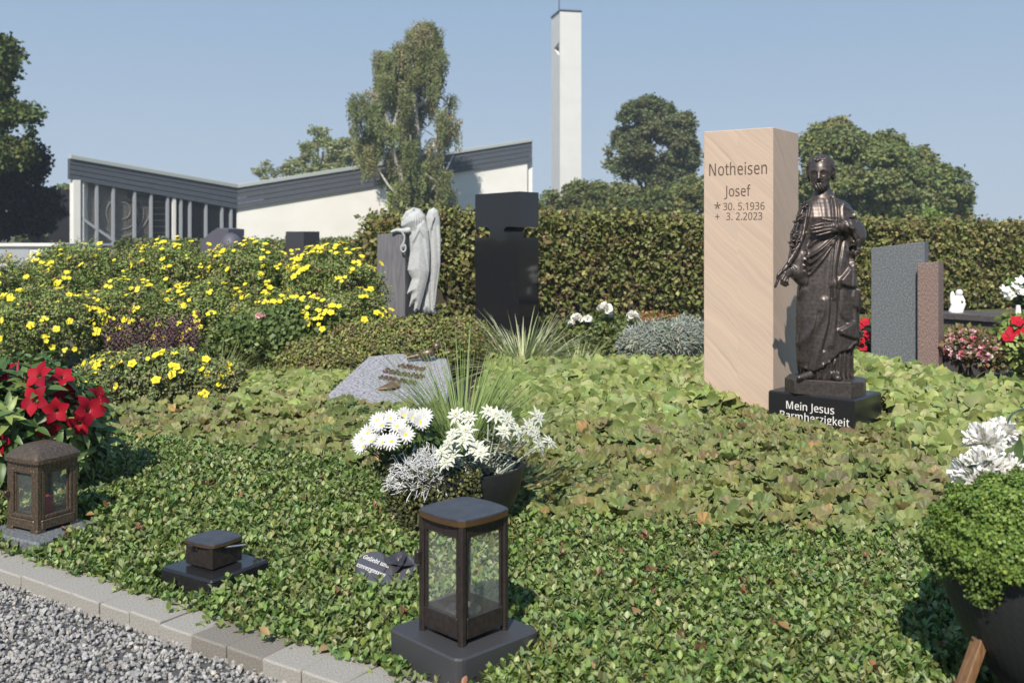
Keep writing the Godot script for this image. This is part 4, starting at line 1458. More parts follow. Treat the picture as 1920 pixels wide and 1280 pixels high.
# ---------------------------------------------------------------- lying plaque
func plaque() -> void:
	# outline by the corners of its sloping top, on a plane that falls towards the lens
	var c := gp(725, 745, 0.06)
	var t := thing("lying_gravestone", "flat slanted violet grey granite gravestone with copper letters and a small bird", "gravestone", Vector3(c.x, 0.0, c.z), 0.0)
	var tilt := 0.24
	var n := Vector3(0, cos(tilt), sin(tilt))
	var o := Vector3(0, 0.13, 0)
	var on := func(px: float, py: float) -> Vector2:
		var dir := Vector3((px - 960.0) / F, -(py - HOR) / F, -1.0)
		var e := Vector3(0, EYE, 0) - t.position - o
		var k := -e.dot(n) / dir.dot(n)
		var p := e + dir * k
		return Vector2(p.x, -p.z / cos(tilt))
	var pts := PackedVector2Array()
	for q in [[598, 752], [690, 668], [735, 663], [756, 662], [766, 666], [785, 664], [838, 672], [846, 705], [838, 750], [820, 790], [720, 782], [668, 776], [612, 766]]:
		pts.append(on.call(q[0], q[1]))
	var xf := Transform3D(Basis(Vector3(1, 0, 0), Vector3(0, sin(tilt), -cos(tilt)), n), o)
	var s := S.new()
	s.prism(pts, -0.12, 0.0, xf, 0.008)
	obj("slab", s, M.violet_granite, t)
	var bas := xf.basis * Basis(Vector3(0, 0, 1), -0.42)
	for l in [["Alfred", 0.062, 772, 691], ["Schmidt", 0.075, 757, 703], ["1935-2020", 0.055, 745, 715]]:
		var q: Vector2 = on.call(l[2], l[3])
		text_on(t, l[0], l[1], xf * Vector3(q.x, q.y, 0.012), M.copper, 0.95, bas, "lettering", 0.01, false, "Droid Serif")
	s = S.new()
	var q0: Vector2 = on.call(708, 733)
	var q1: Vector2 = on.call(750, 725)
	for k in 5:
		var f := (k - 2) * 0.02
		s.tube([xf * Vector3(q0.x, q0.y, 0.012), xf * Vector3(lerpf(q0.x, q1.x, 0.6), lerpf(q0.y, q1.y, 0.6) + f, 0.02), xf * Vector3(q1.x, q1.y + f * 0.6, 0.012)], [0.004, 0.009, 0.004], 6)
	obj("ear_of_grain", s, M.copper, t)
	s = S.new()
	var b: Vector2 = on.call(800, 677)
	var bc := xf * Vector3(b.x, b.y, 0.05)
	s.blob(bc, Vector3(0.055, 0.03, 0.03), Basis(Vector3(0, 0, 1), 0.25), 14, 9, 0.03, 1)
	s.blob(bc + Vector3(0.062, 0.045, 0.0), Vector3(0.028, 0.026, 0.025), Basis.IDENTITY, 12, 8)
	s.tube([bc + Vector3(0.085, 0.045, 0), bc + Vector3(0.105, 0.04, 0)], [0.008, 0.001], 6)
	s.tube([bc + Vector3(-0.05, -0.01, 0), bc + Vector3(-0.12, -0.025, 0.01)], [0.022, 0.014], 8, 0.4)
	s.tube([bc + Vector3(0, -0.02, 0), bc + Vector3(0.0, -0.06, 0)], [0.006, 0.006], 6)
	obj("bird", s, M.old_brass, t)
	block(t.position.x + 0.03, t.position.z - 0.12, 0.4, 0.34, 0.0)


# ---------------------------------------------------------------- lanterns, holy water box, heart
func rounded(w: float, bulge: float, r: float) -> PackedVector2Array:      # a square with bowed sides and cut corners
	var o := PackedVector2Array()
	for side in 4:
		var a := side * PI * 0.5
		for k in 9:
			var f := -1.0 + k / 4.0
			var p := Vector2(f * (w - r), -w - bulge * (1.0 - f * f))
			o.append(p.rotated(a))
	return o

func frame_side(s: S, w: float, z: float, y0: float, y1: float, bar: float, th: float, top := -1.0, bottom := -1.0) -> void:   # a window frame in the plane z
	var tp := bar if top < 0 else top
	var bt := bar if bottom < 0 else bottom
	s.box(Vector3(0, y1 - tp * 0.5, z), Vector3(w * 2 - bar * 2, tp, th), Basis.IDENTITY, 0.001)
	s.box(Vector3(0, y0 + bt * 0.5, z), Vector3(w * 2 - bar * 2, bt, th), Basis.IDENTITY, 0.001)

func lantern_modern() -> void:
	var yaw := -0.78
	var near := gp(858, 1215, 0.12)
	var w := 0.072
	var c := Vector3(near.x, 0, near.z) + Vector3(0, 0, -w * 1.414)
	c += Vector3(0.008, 0, 0)
	var pl := thing("lantern_plinth", "square dark granite plinth carrying the tall dark grave lantern", "plinth", Vector3(c.x + 0.0, 0, c.z - 0.005), yaw - 0.03)
	var s := S.new()
	var o := PackedVector2Array()
	for k in 4:
		for j in 5:
			var a := k * PI * 0.5 + j * PI * 0.125
			o.append(Vector2([1, -1, -1, 1][k] * 0.1, [1, 1, -1, -1][k] * 0.1) + Vector2(cos(a), sin(a)) * 0.022)
	s.prism(o, -0.02, 0.12, Transform3D(LAY, Vector3.ZERO), 0.004)
	obj("block", s, M.slab, pl)
	block(c.x, c.z, 0.112, 0.112, yaw)
	var t := thing("grave_lantern", "tall dark metal grave lantern with clear panes and flat brass edged cap", "lantern", Vector3(c.x, 0.12, c.z), yaw)
	var H := 0.256
	var p := S.new()
	for x in [-1, 1]:
		for z in [-1, 1]:
			p.prism(rect_prism(0.008, 0.008, 0.0035), 0.0, H, Transform3D(LAY, Vector3(x * (w - 0.008), 0, z * (w - 0.008))))
	obj("corner_posts", p, M.lamp, t).name = "frame"
	for k in 4:
		var b := Basis(Vector3.UP, k * PI * 0.5)
		var f := S.new()
		f.box(b * Vector3(0, 0.034, w - 0.006), Vector3(w * 2 - 0.036, 0.044, 0.008) if k % 2 == 0 else Vector3(0.008, 0.044, w * 2 - 0.036), Basis.IDENTITY, 0.001)
		f.box(b * Vector3(0, H - 0.014, w - 0.006), Vector3(w * 2 - 0.036, 0.028, 0.008) if k % 2 == 0 else Vector3(0.008, 0.028, w * 2 - 0.036), Basis.IDENTITY, 0.001)
		for e in [-1.0, 1.0]:
			f.box(b * Vector3(e * (w - 0.021), 0.145, w - 0.0075), Vector3(0.006, 0.18, 0.006), b, 0.001)
		obj("side_frame", f, M.lamp, t)
		var g := S.new()
		g.poly([b * Vector3(-w + 0.02, 0.054, w - 0.009), b * Vector3(w - 0.02, 0.054, w - 0.009), b * Vector3(w - 0.02, H - 0.026, w - 0.009), b * Vector3(-w + 0.02, H - 0.026, w - 0.009)], b * Vector3(0, 0, 1))
		obj("glass_pane", g, M.glass, t)
	s = S.new()
	s.box(Vector3(0, 0.026, 0), Vector3(w * 2 - 0.03, 0.006, w * 2 - 0.03))
	obj("floor_plate", s, M.lamp, t)
	s = S.new()
	s.lathe(PackedVector2Array([Vector2(0.0, 0.034), Vector2(0.036, 0.034), Vector2(0.04, 0.03), Vector2(0.04, 0.046), Vector2(0.036, 0.05), Vector2(0.03, 0.04), Vector2(0, 0.04)]), 24)
	s.box(Vector3(0.02, 0.043, 0.035), Vector3(0.012, 0.024, 0.012), Basis(Vector3.UP, 0.4), 0.002)
	obj("candle_holder", s, M.lamp, t)
	s = S.new()
	s.prism(rounded(w + 0.004, 0.008, 0.012), H, H + 0.011, Transform3D(LAY, Vector3.ZERO), 0.0)
	obj("cap", s, M.brass, t)
	s = S.new()
	s.prism(rounded(w + 0.003, 0.008, 0.012), H + 0.011, H + 0.0145, Transform3D(LAY, Vector3.ZERO), 0.002)
	obj("cap_plate", s, M.lid, t)
	s = S.new()
	s.box(Vector3(-w + 0.006, 0.165, w + 0.006), Vector3(0.014, 0.03, 0.014), Basis.IDENTITY, 0.003)
	obj("latch", s, M.lamp, t)

func lantern_old() -> void:
	var yaw := -0.5
	var near := gp(64, 1001, 0.075)
	var w := 0.074
	var c := Vector3(near.x - 0.02, 0, near.z - w * 1.3)
	var pl := thing("lantern_plinth", "rough grey granite slab under the domed brown grave lantern", "plinth", Vector3(c.x, 0, c.z), yaw)
	var s := S.new()
	s.box(Vector3(0.02, 0.025, 0.01), Vector3(0.27, 0.1, 0.24), Basis.IDENTITY, 0.006)
	obj("slab", s, M.grey_granite, pl)
	block(c.x + 0.02, c.z + 0.02, 0.165, 0.15, yaw)
	var t := thing("domed_lantern", "old brown bronze grave lantern with domed roof and coloured panes", "lantern", Vector3(c.x, 0.075, c.z), yaw)
	var H := 0.215
	var p := S.new()
	for x in [-1, 1]:
		for z in [-1, 1]:
			p.box(Vector3(x * (w - 0.009), H * 0.5 + 0.004, z * (w - 0.009)), Vector3(0.018, H - 0.008, 0.018), Basis.IDENTITY, 0.003)
			p.box(Vector3(x * (w - 0.014), 0.004, z * (w - 0.014)), Vector3(0.032, 0.012, 0.032), Basis.IDENTITY, 0.002)
	for k in 4:
		var b := Basis(Vector3.UP, k * PI * 0.5)
		p.box(b * Vector3(0, 0.024, w - 0.006), Vector3(w * 2 - 0.03, 0.03, 0.018), b, 0.003)
		p.box(b * Vector3(0, H - 0.012, w - 0.008), Vector3(w * 2 - 0.03, 0.024, 0.014), b, 0.002)
	obj("frame", p, M.old_brass, t)
	for k in 4:
		var b := Basis(Vector3.UP, k * PI * 0.5)
		var f := S.new()
		for e in [-1.0, 1.0]:
			f.box(b * Vector3(e * (w - 0.024), 0.116, w - 0.005), Vector3(0.012, 0.152, 0.009), b, 0.002)
			f.box(b * Vector3(e * (w - 0.033), 0.116, w - 0.01), Vector3(0.005, 0.145, 0.006), b, 0.001)
		for y in [0.046, 0.186]:
			f.box(b * Vector3(0, y, w - 0.005), Vector3(w * 2 - 0.06, 0.012, 0.009), b, 0.002)
		obj("side_frame", f, M.old_brass, t)
		var g := S.new()
		g.poly([b * Vector3(-w + 0.03, 0.05, w - 0.012), b * Vector3(w - 0.03, 0.05, w - 0.012), b * Vector3(w - 0.03, 0.182, w - 0.012), b * Vector3(-w + 0.03, 0.182, w - 0.012)], b * Vector3(0, 0, 1))
		obj("glass_pane", g, M.glass, t)
	s = S.new()
	var rows := []
	for k in 10:
		var f := k / 9.0
		var r := (w + 0.008) * pow(1.0 - f, 0.72) + 0.0005
		var ring := []
		for q in rounded(r, 0.004 * (1 - f), 0.008 * (1 - f)):
			ring.append(Vector3(q.x, H + 0.012 + 0.046 * f * (2.0 - f) * 0.8 + 0.004 * f, q.y))
		rows.append(ring)
	for k in rows.size():
		for q in rows[k]:
			s.vert(q, Vector3.UP)
	var m: int = rows[0].size()
	for k in rows.size() - 1:
		for j in m:
			s.tri(k * m + j, k * m + (j + 1) % m, (k + 1) * m + (j + 1) % m)
			s.tri(k * m + j, (k + 1) * m + (j + 1) % m, (k + 1) * m + j)
	s.smooth()
	s.prism(rounded(w + 0.008, 0.004, 0.008), H, H + 0.012, Transform3D(LAY, Vector3.ZERO), 0.0)
	obj("roof", s, M.old_brass, t)
	s = S.new()
	s.box(Vector3(-w + 0.012, 0.11, w + 0.008), Vector3(0.01, 0.02, 0.016), Basis.IDENTITY, 0.002)
	s.box(Vector3(-w + 0.005, 0.116, w + 0.018), Vector3(0.03, 0.006, 0.006), Basis(Vector3.FORWARD, 0.3), 0.001)
	obj("latch", s, M.old_brass, t)
	s = S.new()
	s.lathe(PackedVector2Array([Vector2(0, 0.03), Vector2(0.03, 0.03), Vector2(0.033, 0.036), Vector2(0.031, 0.09), Vector2(0.026, 0.094), Vector2(0, 0.09)]), 24)
	obj("candle", s, M.candle, t)
	s = S.new()
	s.box(Vector3(0, 0.026, 0), Vector3(w * 2 - 0.03, 0.004, w * 2 - 0.03))
	obj("floor_plate", s, M.old_brass, t)

func water_box() -> void:
	var yaw := -0.57
	var near := gp(400, 1073, 0.1)
	var w := 0.056
	var c := Vector3(near.x - 0.022, 0, near.z - w * 1.39)
	var pl := thing("box_plinth", "square dark granite block carrying the small lidded bronze box", "plinth", Vector3(c.x, 0, c.z), yaw)
	var s := S.new()
	s.box(Vector3(0.005, 0.035, 0), Vector3(0.205, 0.13, 0.205), Basis.IDENTITY, 0.006)
	obj("block", s, M.base_granite, pl)
	block(c.x, c.z + 0.01, 0.115, 0.115, yaw)
	var t := thing("holy_water_box", "small dark bronze holy water box with flat brass rimmed lid", "box", Vector3(c.x, 0.1, c.z), yaw)
	s = S.new()
	s.box(Vector3(0, 0.033, 0), Vector3(w * 2 - 0.006, 0.058, w * 2 - 0.006), Basis.IDENTITY, 0.002)
	s.box(Vector3(0, 0.003, 0), Vector3(w * 2 - 0.03, 0.008, w * 2 - 0.03))
	obj("body", s, M.lamp, t)
	s = S.new()
	s.prism(rounded(w + 0.002, 0.006, 0.01), 0.062, 0.067, Transform3D(LAY, Vector3.ZERO), 0.0)
	obj("lid_rim", s, M.brass, t)
	s = S.new()
	s.prism(rounded(w + 0.001, 0.006, 0.01), 0.067, 0.071, Transform3D(LAY, Vector3.ZERO), 0.0025)
	obj("lid", s, M.lid, t)
	s = S.new()
	s.box(Vector3(-0.012, 0.063, w + 0.008), Vector3(0.02, 0.004, 0.02), Basis.IDENTITY, 0.001)
	s.box(Vector3(-0.006, 0.055, w - 0.001), Vector3(0.012, 0.014, 0.004), Basis.IDENTITY, 0.001)
	obj("lid_tab", s, M.lamp, t)
	s = S.new()
	s.box(Vector3(w - 0.0025, 0.052, 0.01), Vector3(0.002, 0.02, 0.018))
	obj("slot", s, M.dark_inside, t)
	var sp := thing("sprinkler_rod", "thin steel handle sticking out of the small bronze box", "rod", Vector3(c.x, 0.1, c.z), yaw)
	s = S.new()
	s.tube([Vector3(0.03, 0.05, 0.01), Vector3(w + 0.004, 0.056, 0.01), Vector3(w + 0.05, 0.064, -0.012), Vector3(w + 0.056, 0.066, -0.014)], [0.0028, 0.0028, 0.0028, 0.0015], 8)
	obj("handle", s, M.steel, sp)

func heart() -> void:
	var c := gp(716, 1078, 0.07)
	var t := thing("heart_plaque", "dark heart shaped memorial plaque with white script lying in the leaves", "plaque", Vector3(c.x, 0, c.z), -0.35)
	var o := PackedVector2Array()
	for k in 40:
		var a := TAU * k / 40.0
		o.append(Vector2(16.0 * pow(sin(a), 3.0), 13.0 * cos(a) - 5.0 * cos(2 * a) - 2.0 * cos(3 * a) - cos(4 * a)) * 0.0058)
	var tilt := Basis(Vector3.RIGHT, 0.5)
	var xf := Transform3D(tilt * LAY, Vector3(0, 0.085, 0))
	var s := S.new()
	s.prism(o, -0.05, 0.0, xf, 0.008)
	obj("heart", s, mat(0.07, 0.07, 0.085, 0.3), t)
	var bas := xf.basis * Basis(Vector3(0, 0, 1), -0.25)
	text_on(t, "Geliebt und", 0.018, xf * Vector3(-0.028, 0.025, 0.001), M.white_letters, 0.95, bas, "lettering", 0.001, false, "Droid Serif")
	text_on(t, "unvergessen", 0.018, xf * Vector3(-0.03, -0.006, 0.001), M.white_letters, 0.95, bas, "lettering", 0.001, false, "Droid Serif")
	var r := S.new()
	var b := xf * Vector3(0.042, 0.025, 0.012)
	for k in 8:
		var a := TAU * k / 8.0
		r.leaf(b, xf.basis * Vector3(cos(a), sin(a), 0.55 if k % 2 else 0.12), xf.basis * Vector3(0, 0, 1), 0.028 if k % 2 else 0.042, [0.004, 0.014, 0.02, 0.014, 0.003], 0.35, -0.25)
	obj("bronze_rose", r, M.lid, t)
	block(c.x, c.z, 0.1, 0.1, -0.35)


# ---------------------------------------------------------------- border, figurine, lilies at the far side
func far_border() -> void:
	var p0 := gp(1770, 612)
	var p1 := gp(1990, 628)
	var t := thing("grave_border", "low dark stone grave border in front of the hedge", "border", p0)
	t.position.y = 0
	var d := (p1 - p0).normalized()
	var out := d.cross(Vector3.UP)
	if out.z < 0: out = -out
	var L := p0.distance_to(p1)
	var bas := Basis(d, Vector3.UP, out)
	var s := S.new()
	s.box(d * L * 0.5 + Vector3(0, 0.05, -0.03), Vector3(L, 0.1, 0.3), bas)
	obj("footing", s, M.border, t)
	s = S.new()
	s.box(d * L * 0.5 + Vector3(0, 0.13, -0.05), Vector3(L, 0.07, 0.42), bas, 0.006)
	obj("coping", s, M.border, t)
	var f := thing("angel_figurine", "small white kneeling angel figurine on the dark stone border", "figurine", pd(1793, 440, 10.75))
	f.position.y = 0.162
	var u := 10.8 / F
	var kneeling := func(p: Vector3) -> float:
		var a := cap(p, Vector3(0, 2, 0), Vector3(1, 14, 0), 13.0, 9.0)
		a = smin(a, cap(p, Vector3(1, 14, 0), Vector3(4, 28, 0), 7.0, 5.0), 4.0)
		a = smin(a, (p - Vector3(6, 37, 1)).length() - 6.5, 2.0)
		a = smin(a, cap(p, Vector3(6, 27, 3), Vector3(13, 22, 5), 2.5, 2.2), 2.0)
		a = smin(a, cap(p, Vector3(13, 22, 5), Vector3(10, 30, 5), 2.2, 1.8), 1.5)
		a = smin(a, cap(p, Vector3(8, 4, 4), Vector3(13, 16, 6), 4.0, 3.0), 2.0)
		a = smin(a, ell(p, Vector3(-5, 26, -3), Vector3(5, 14, 3)), 1.0)
		return maxf(a, -p.y)
	var body := nets(kneeling, Vector3(-20, -1, -18), Vector3(20, 48, 18), 1.4)
	var w := S.new()
	w.add(body, Transform3D(Basis.IDENTITY.scaled(Vector3.ONE * u), Vector3.ZERO))
	obj("figure", w, M.white_figure, f)
	var v := thing("white_vase", "small white angular vase on the dark border beside the lilies", "vase", pd(1910, 440, 10.4))
	v.position.y = 0.166
	s = S.new()
	s.lathe(PackedVector2Array([Vector2(0, 0), Vector2(0.038, 0), Vector2(0.022, 0.1), Vector2(0.016, 0.1), Vector2(0.03, 0.01)]), 5)
	obj("body", s, M.white_figure, v)


# ---------------------------------------------------------------- ground cover
func lay(nn: Vector3, dir: Vector3) -> Basis:        # y along the normal, z along the leaf
	var y := nn.normalized()
	var z := (dir - y * dir.dot(y)).normalized()
	return Basis(y.cross(z), y, z)

func field_of(px: Array, h: float) -> PackedVector2Array:
	var o := PackedVector2Array()
	for k in range(0, px.size(), 2):
		var p := gp(px[k], px[k + 1], h)
		o.append(Vector2(p.x, p.z))
	return o

func scatter(poly: PackedVector2Array, n: int, more := 0.0) -> Array:
	var lo := Vector2(INF, INF)
	var hi := -lo
	for v in poly:
		lo = lo.min(v)
		hi = hi.max(v)
	var o := []
	for k in n:
		var p := Vector2(rf(lo.x, hi.x), rf(lo.y, hi.y))
		if Geometry2D.is_point_in_polygon(p, poly) and is_free(p.x, p.y, more):
			o.append(p)
	return o

func covers() -> void:
	var hills := FastNoiseLite.new()
	hills.seed = 5
	hills.frequency = 2.6
	# 1: small glossy leaves on creeping shoots
	var kinds := []
	for k in 4:
		var s := S.new()
		var bendy := Vector3(rf(-0.03, 0.03), 0.055, rf(-0.03, 0.03))
		s.col = Color(1.3, 0.65, 0.35)
		s.tube([Vector3(0, -0.015, 0), bendy * 0.5 + Vector3(0, 0.005, 0), bendy], [0.0011, 0.0009, 0.0006], 3, 1.0, false)
		for j in 12:
			var f := j / 11.0
			var a := j * 2.4 + k
			s.col = shade(Color(1, 1, 1), 0.28, 0.14)
			var rise := lerpf(0.05, 1.3, f)
			s.leaf(bendy * f, Vector3(cos(a), rise, sin(a)), Vector3(-cos(a) * rise * 0.6, 1, -sin(a) * rise * 0.6), rf(0.021, 0.033) * (1.0 - 0.3 * f), [0.0006, 0.0036, 0.0053, 0.0054, 0.0036, 0.0004], 0.35, rf(-0.35, 0.1))
		kinds.append(s.mesh(M.gloss_leaf))
	var along := Vector3(cos(KERB), 0, -sin(KERB))
	var over := Vector3(-sin(KERB), 0, -cos(KERB))
	var k0 := gp(326, 1178, 0.055) + over * 0.1
	var l0 := k0 - along * 3.6
	var l1 := k0 + along * 1.7
	var f1 := field_of([2250, 985, 1750, 978, 1500, 985, 1250, 970, 1000, 950, 800, 895, 650, 850, 450, 825, 200, 802, 0, 800, -420, 800], 0.1)
	f1.append(Vector2(l0.x, l0.z))
	f1.append(Vector2(l1.x, l1.z))
	f1.append(Vector2(l1.x + 1.6, l1.z))
	var g := Node3D.new()
	g.name = "creeping_ground_cover"
	add_child(g)
	tag(g, "dense small leaved glossy green creeping ground cover behind the kerb", "ground cover", "", "stuff")
	var pts := scatter(f1, 165000, 0.006)
	var greens := [Color(0.17, 0.25, 0.065), Color(0.195, 0.27, 0.075), Color(0.135, 0.215, 0.06), Color(0.23, 0.29, 0.1), Color(0.27, 0.31, 0.14)]
	for k in 4:
		var xf := []
		var cols := PackedColorArray()
		for j in range(k, pts.size(), 4):
			var p: Vector2 = pts[j]
			var edge := clampf((Vector3(p.x, 0, p.y) - k0).dot(over) / 0.12, 0.15, 1.0)
			var h := (0.036 + 0.024 * hills.get_noise_2d(p.x * 2.0, p.y * 2.0) + 0.012 * hills.get_noise_2d(p.x * 7.0, p.y * 7.0)) * edge
			var q := rng.randf()
			h *= 1.0 - 0.75 * q * q
			var near := 1.0 if -p.y < 3.0 else 1.12
			xf.append(Transform3D(turned(around_up(1.0), rf(0, TAU)).scaled(Vector3.ONE * rf(0.75, 1.2) * near), Vector3(p.x, maxf(0.012, h), p.y)))
			var c: Color = greens[rng.randi() % 5]
			if rng.randf() < 0.012: c = Color(0.24, 0.11, 0.06)
			elif hills.get_noise_2d(p.x * 1.6 + 70, p.y * 1.6) > 0.15: c = c.lerp(Color(0.22, 0.21, 0.09), rf(0.0, 0.35))
			cols.append(shade(c, 0.25, 0.12))
		many("shoots", kinds[k], xf, cols, g)
	# a few fallen leaves on top
	for k in 9:
		var q: Vector3 = [gp(160, 965, 0.09), gp(610, 930, 0.09), gp(505, 1190, 0.08), gp(1190, 1150, 0.1), gp(1330, 1040, 0.1), gp(620, 1215, 0.06), gp(1480, 1180, 0.1), gp(330, 1100, 0.06), gp(1100, 1240, 0.09)][k]
		var s := S.new()
		s.col = shade([Color(0.3, 0.17, 0.07), Color(0.26, 0.12, 0.06), Color(0.34, 0.24, 0.12)][k % 3], 0.1, 0.05)
		s.leaf(Vector3.ZERO, Vector3(cos(k * 1.7), 0.15, sin(k * 1.7)), Vector3(0.2, 1, 0.3), rf(0.026, 0.04), [0.001, 0.008, 0.012, 0.011, 0.006, 0.0005], rf(0.3, 0.8), rf(-0.5, 0.5))
		var o := obj("fallen_leaf", s, M.leaf)
		o.position = q
		tag(o, ["dry brown leaf lying on the ground cover beside the domed lantern", "dry brown leaf lying between the domed lantern and the planted bowl", "dry tan leaf at the kerb below the heart plaque", "dry brown leaf on the open cover between tall lantern and ribbed planter", "dry brown leaf where small leaved and lobed ground covers meet", "dry tan leaf at the kerb beside the tall lantern's plinth", "dry brown leaf on the green cover close to the ribbed planter", "dry brown leaf by the granite block of the small bronze box", "dry tan leaf beyond the tall lantern's plinth, away from the heart"][k], "fallen leaf", "dry leaves on the ground cover")
	# 2: bronze lobed leaves
	kinds = []
	for k in 3:
		var s := S.new()
		var rings := 3
		var m := 43
		var s0 := s.vert(Vector3(0, 0, 0), Vector3.UP)
		for r in range(1, rings + 1):
			for a in m:
				var t := -2.7 + 5.4 * a / (m - 1)
				var lobe := 1.0 + (0.16 * sqrt(absf(cos(t * 3.5 + k * 0.4))) - 0.1 + 0.025 * cos(t * 28.0)) * (r / 3.0)
				var rad := 0.042 * r / 3.0 * lobe * (1.0 - 0.12 * absf(t) / 2.7)
				var y: float = 0.0035 * cos(t * 7.0 + k * 0.8) * r / 3.0 + [0.017, -0.014, 0.006][k] * pow(r / 3.0, 2.0) + 0.005 * sin(t * 2.0 + k) * r / 3.0
				s.vert(Vector3(sin(t) * rad, y, cos(t) * rad), Vector3.UP)
		for a in m - 1:
			s.tri(s0, s0 + 1 + a, s0 + 2 + a)
			for r in rings - 1:
				var o := s0 + 1 + r * m
				s.tri(o + a, o + m + a, o + m + a + 1)
				s.tri(o + a, o + m + a + 1, o + a + 1)
		s.smooth()
		s.tube([Vector3.ZERO, Vector3(0, -0.03, -0.012), Vector3(0, -0.08, -0.01)], [0.0013], 3, 1.0, false)
		kinds.append(s.mesh(M.leaf))
	var f2 := field_of([2250, 1000, 1750, 992, 1500, 1000, 1250, 985, 1000, 965, 800, 912, 650, 865, 450, 838, 200, 815, 150, 775, 480, 740, 600, 752, 850, 764, 950, 762, 1300, 768, 1330, 752, 1440, 755, 1700, 770, 1690, 805, 1800, 835, 2250, 875], 0.1)
	g = Node3D.new()
	g.name = "lobed_ground_cover"
	add_child(g)
	tag(g, "olive and bronze lobed leaves covering the bed around the pillar's foot", "ground cover", "", "stuff")
	pts = scatter(f2, 40000, -0.02)
	var bronzes := [Color(0.17, 0.185, 0.06), Color(0.13, 0.165, 0.05), Color(0.185, 0.195, 0.07), Color(0.175, 0.15, 0.075), Color(0.12, 0.155, 0.05), Color(0.22, 0.23, 0.085), Color(0.165, 0.2, 0.06)]
	for k in 3:
		var xf := []
		var cols := PackedColorArray()
		for j in range(k, mini(pts.size(), 17000), 3):
			var p: Vector2 = pts[j]
			var h := 0.095 + 0.05 * hills.get_noise_2d(p.x * 1.5 + 9, p.y * 1.5) + 0.035 * hills.get_noise_2d(p.x * 5.0, p.y * 5.0)
			if p.x > 0.9 and p.y < -4.0: h *= 0.62
			h *= 1.0 - 0.7 * pow(rng.randf(), 2.0)
			xf.append(Transform3D(turned(around_up(1.0) + Vector3(0, 0.0, 0.35), rf(0, TAU)).scaled(Vector3.ONE * rf(0.55, 1.08)), Vector3(p.x, h, p.y)))
			var c: Color = bronzes[rng.randi() % 7]
			if hills.get_noise_2d(p.x * 1.2 + 40, p.y * 1.2) > 0.25: c = c.lerp(Color(0.2, 0.11, 0.06), rf(0.0, 0.5))
			if rng.randf() < 0.012: c = Color(0.33, 0.22, 0.08)
			cols.append(shade(c, 0.22, 0.1))
		many("leaves", kinds[k], xf, cols, g)
	# 3: lime heart shaped leaves
	kinds = []
	for k in 3:
		var s := S.new()
		s.leaf(Vector3(0, 0, -0.02), Vector3(0, 0, 1), Vector3.UP, 0.092, [0.02, 0.035, 0.0405, 0.041, 0.0375, 0.031, 0.0225, 0.014, 0.006, 0.0003], [0.4, 0.25, 0.1][k], [-0.35, -0.2, -0.5][k])
		s.tube([Vector3(0, 0, -0.005), Vector3(0, -0.04, -0.02), Vector3(0, -0.14, -0.02)], [0.0016], 3, 1.0, false)
		kinds.append(s.mesh(M.leaf))
	g = Node3D.new()
	g.name = "lime_ground_cover"
	add_child(g)
	tag(g, "lime green heart shaped leaves filling the bed behind the sandstone pillar", "ground cover", "", "stuff")
	pts = scatter(field_of([885, 768, 1290, 778, 1322, 734, 1500, 722, 1668, 722, 1680, 770, 1720, 800, 1800, 840, 2250, 890, 2250, 705, 1900, 708, 1760, 690, 1600, 655, 1320, 660, 1100, 668, 915, 672, 900, 720], 0.17), 30000, 0.0)
	pts.resize(mini(pts.size(), 12500))
	pts.append_array(scatter(field_of([430, 760, 575, 762, 600, 735, 660, 690, 480, 700], 0.12), 5000))
	for k in 3:
		var xf := []
		var cols := PackedColorArray()
		for j in range(k, pts.size(), 3):
			var p: Vector2 = pts[j]
			var h := 0.15 + 0.06 * hills.get_noise_2d(p.x * 1.3 + 3, p.y * 1.3 + 8) + 0.03 * hills.get_noise_2d(p.x * 4.0, p.y * 4.0)
			if p.x < -0.6: h *= 0.7
			if -p.y < 5.0: h *= 0.8
			h *= 1.0 - 0.6 * pow(rng.randf(), 2.0)
			var nn := Vector3(-0.2, 0.55, 0.75) + on_ball() * 0.85
			xf.append(Transform3D(lay(nn, Vector3(0, -0.5, 0.4) + on_ball() * 0.9).scaled(Vector3.ONE * rf(0.45, 1.0)), Vector3(p.x, h, p.y)))
			cols.append(shade([Color(0.23, 0.285, 0.085), Color(0.285, 0.33, 0.115), Color(0.18, 0.24, 0.07), Color(0.28, 0.3, 0.13)][rng.randi() % 4], 0.24, 0.1))
		many("leaves", kinds[k], xf, cols, g)
	# 4: mown grass between the graves and the hedge
	var blade := S.new()
	for k in 7:
		blade.col = shade(Color(1, 1, 1), 0.2, 0.1)
		var a := k * 0.9
		blade.leaf(Vector3(cos(a) * 0.02, 0, sin(a) * 0.02), Vector3(cos(a) * 0.5, 1, sin(a) * 0.5), Vector3(cos(a), 0, sin(a)), rf(0.05, 0.09), [0.003, 0.003, 0.0], 0.2, 0.3)
	pts = scatter(PackedVector2Array([Vector2(3.0, -8.2), Vector2(7.5, -8.2), Vector2(8.5, -13), Vector2(4, -12)]), 9000)
	var xf := []
	var cols := PackedColorArray()
	for p in pts:
		xf.append(Transform3D(Basis(Vector3.UP, rf(0, TAU)).scaled(Vector3.ONE * rf(0.6, 1.0)), Vector3(p.x, 0, p.y)))
		cols.append(shade([Color(0.21, 0.2, 0.075), Color(0.26, 0.23, 0.1), Color(0.17, 0.19, 0.06)][rng.randi() % 3]))
	tag(many("grass", blade.mesh(M.far_leaf), xf, cols), "short dry mown grass between the graves and the stone border", "grass")


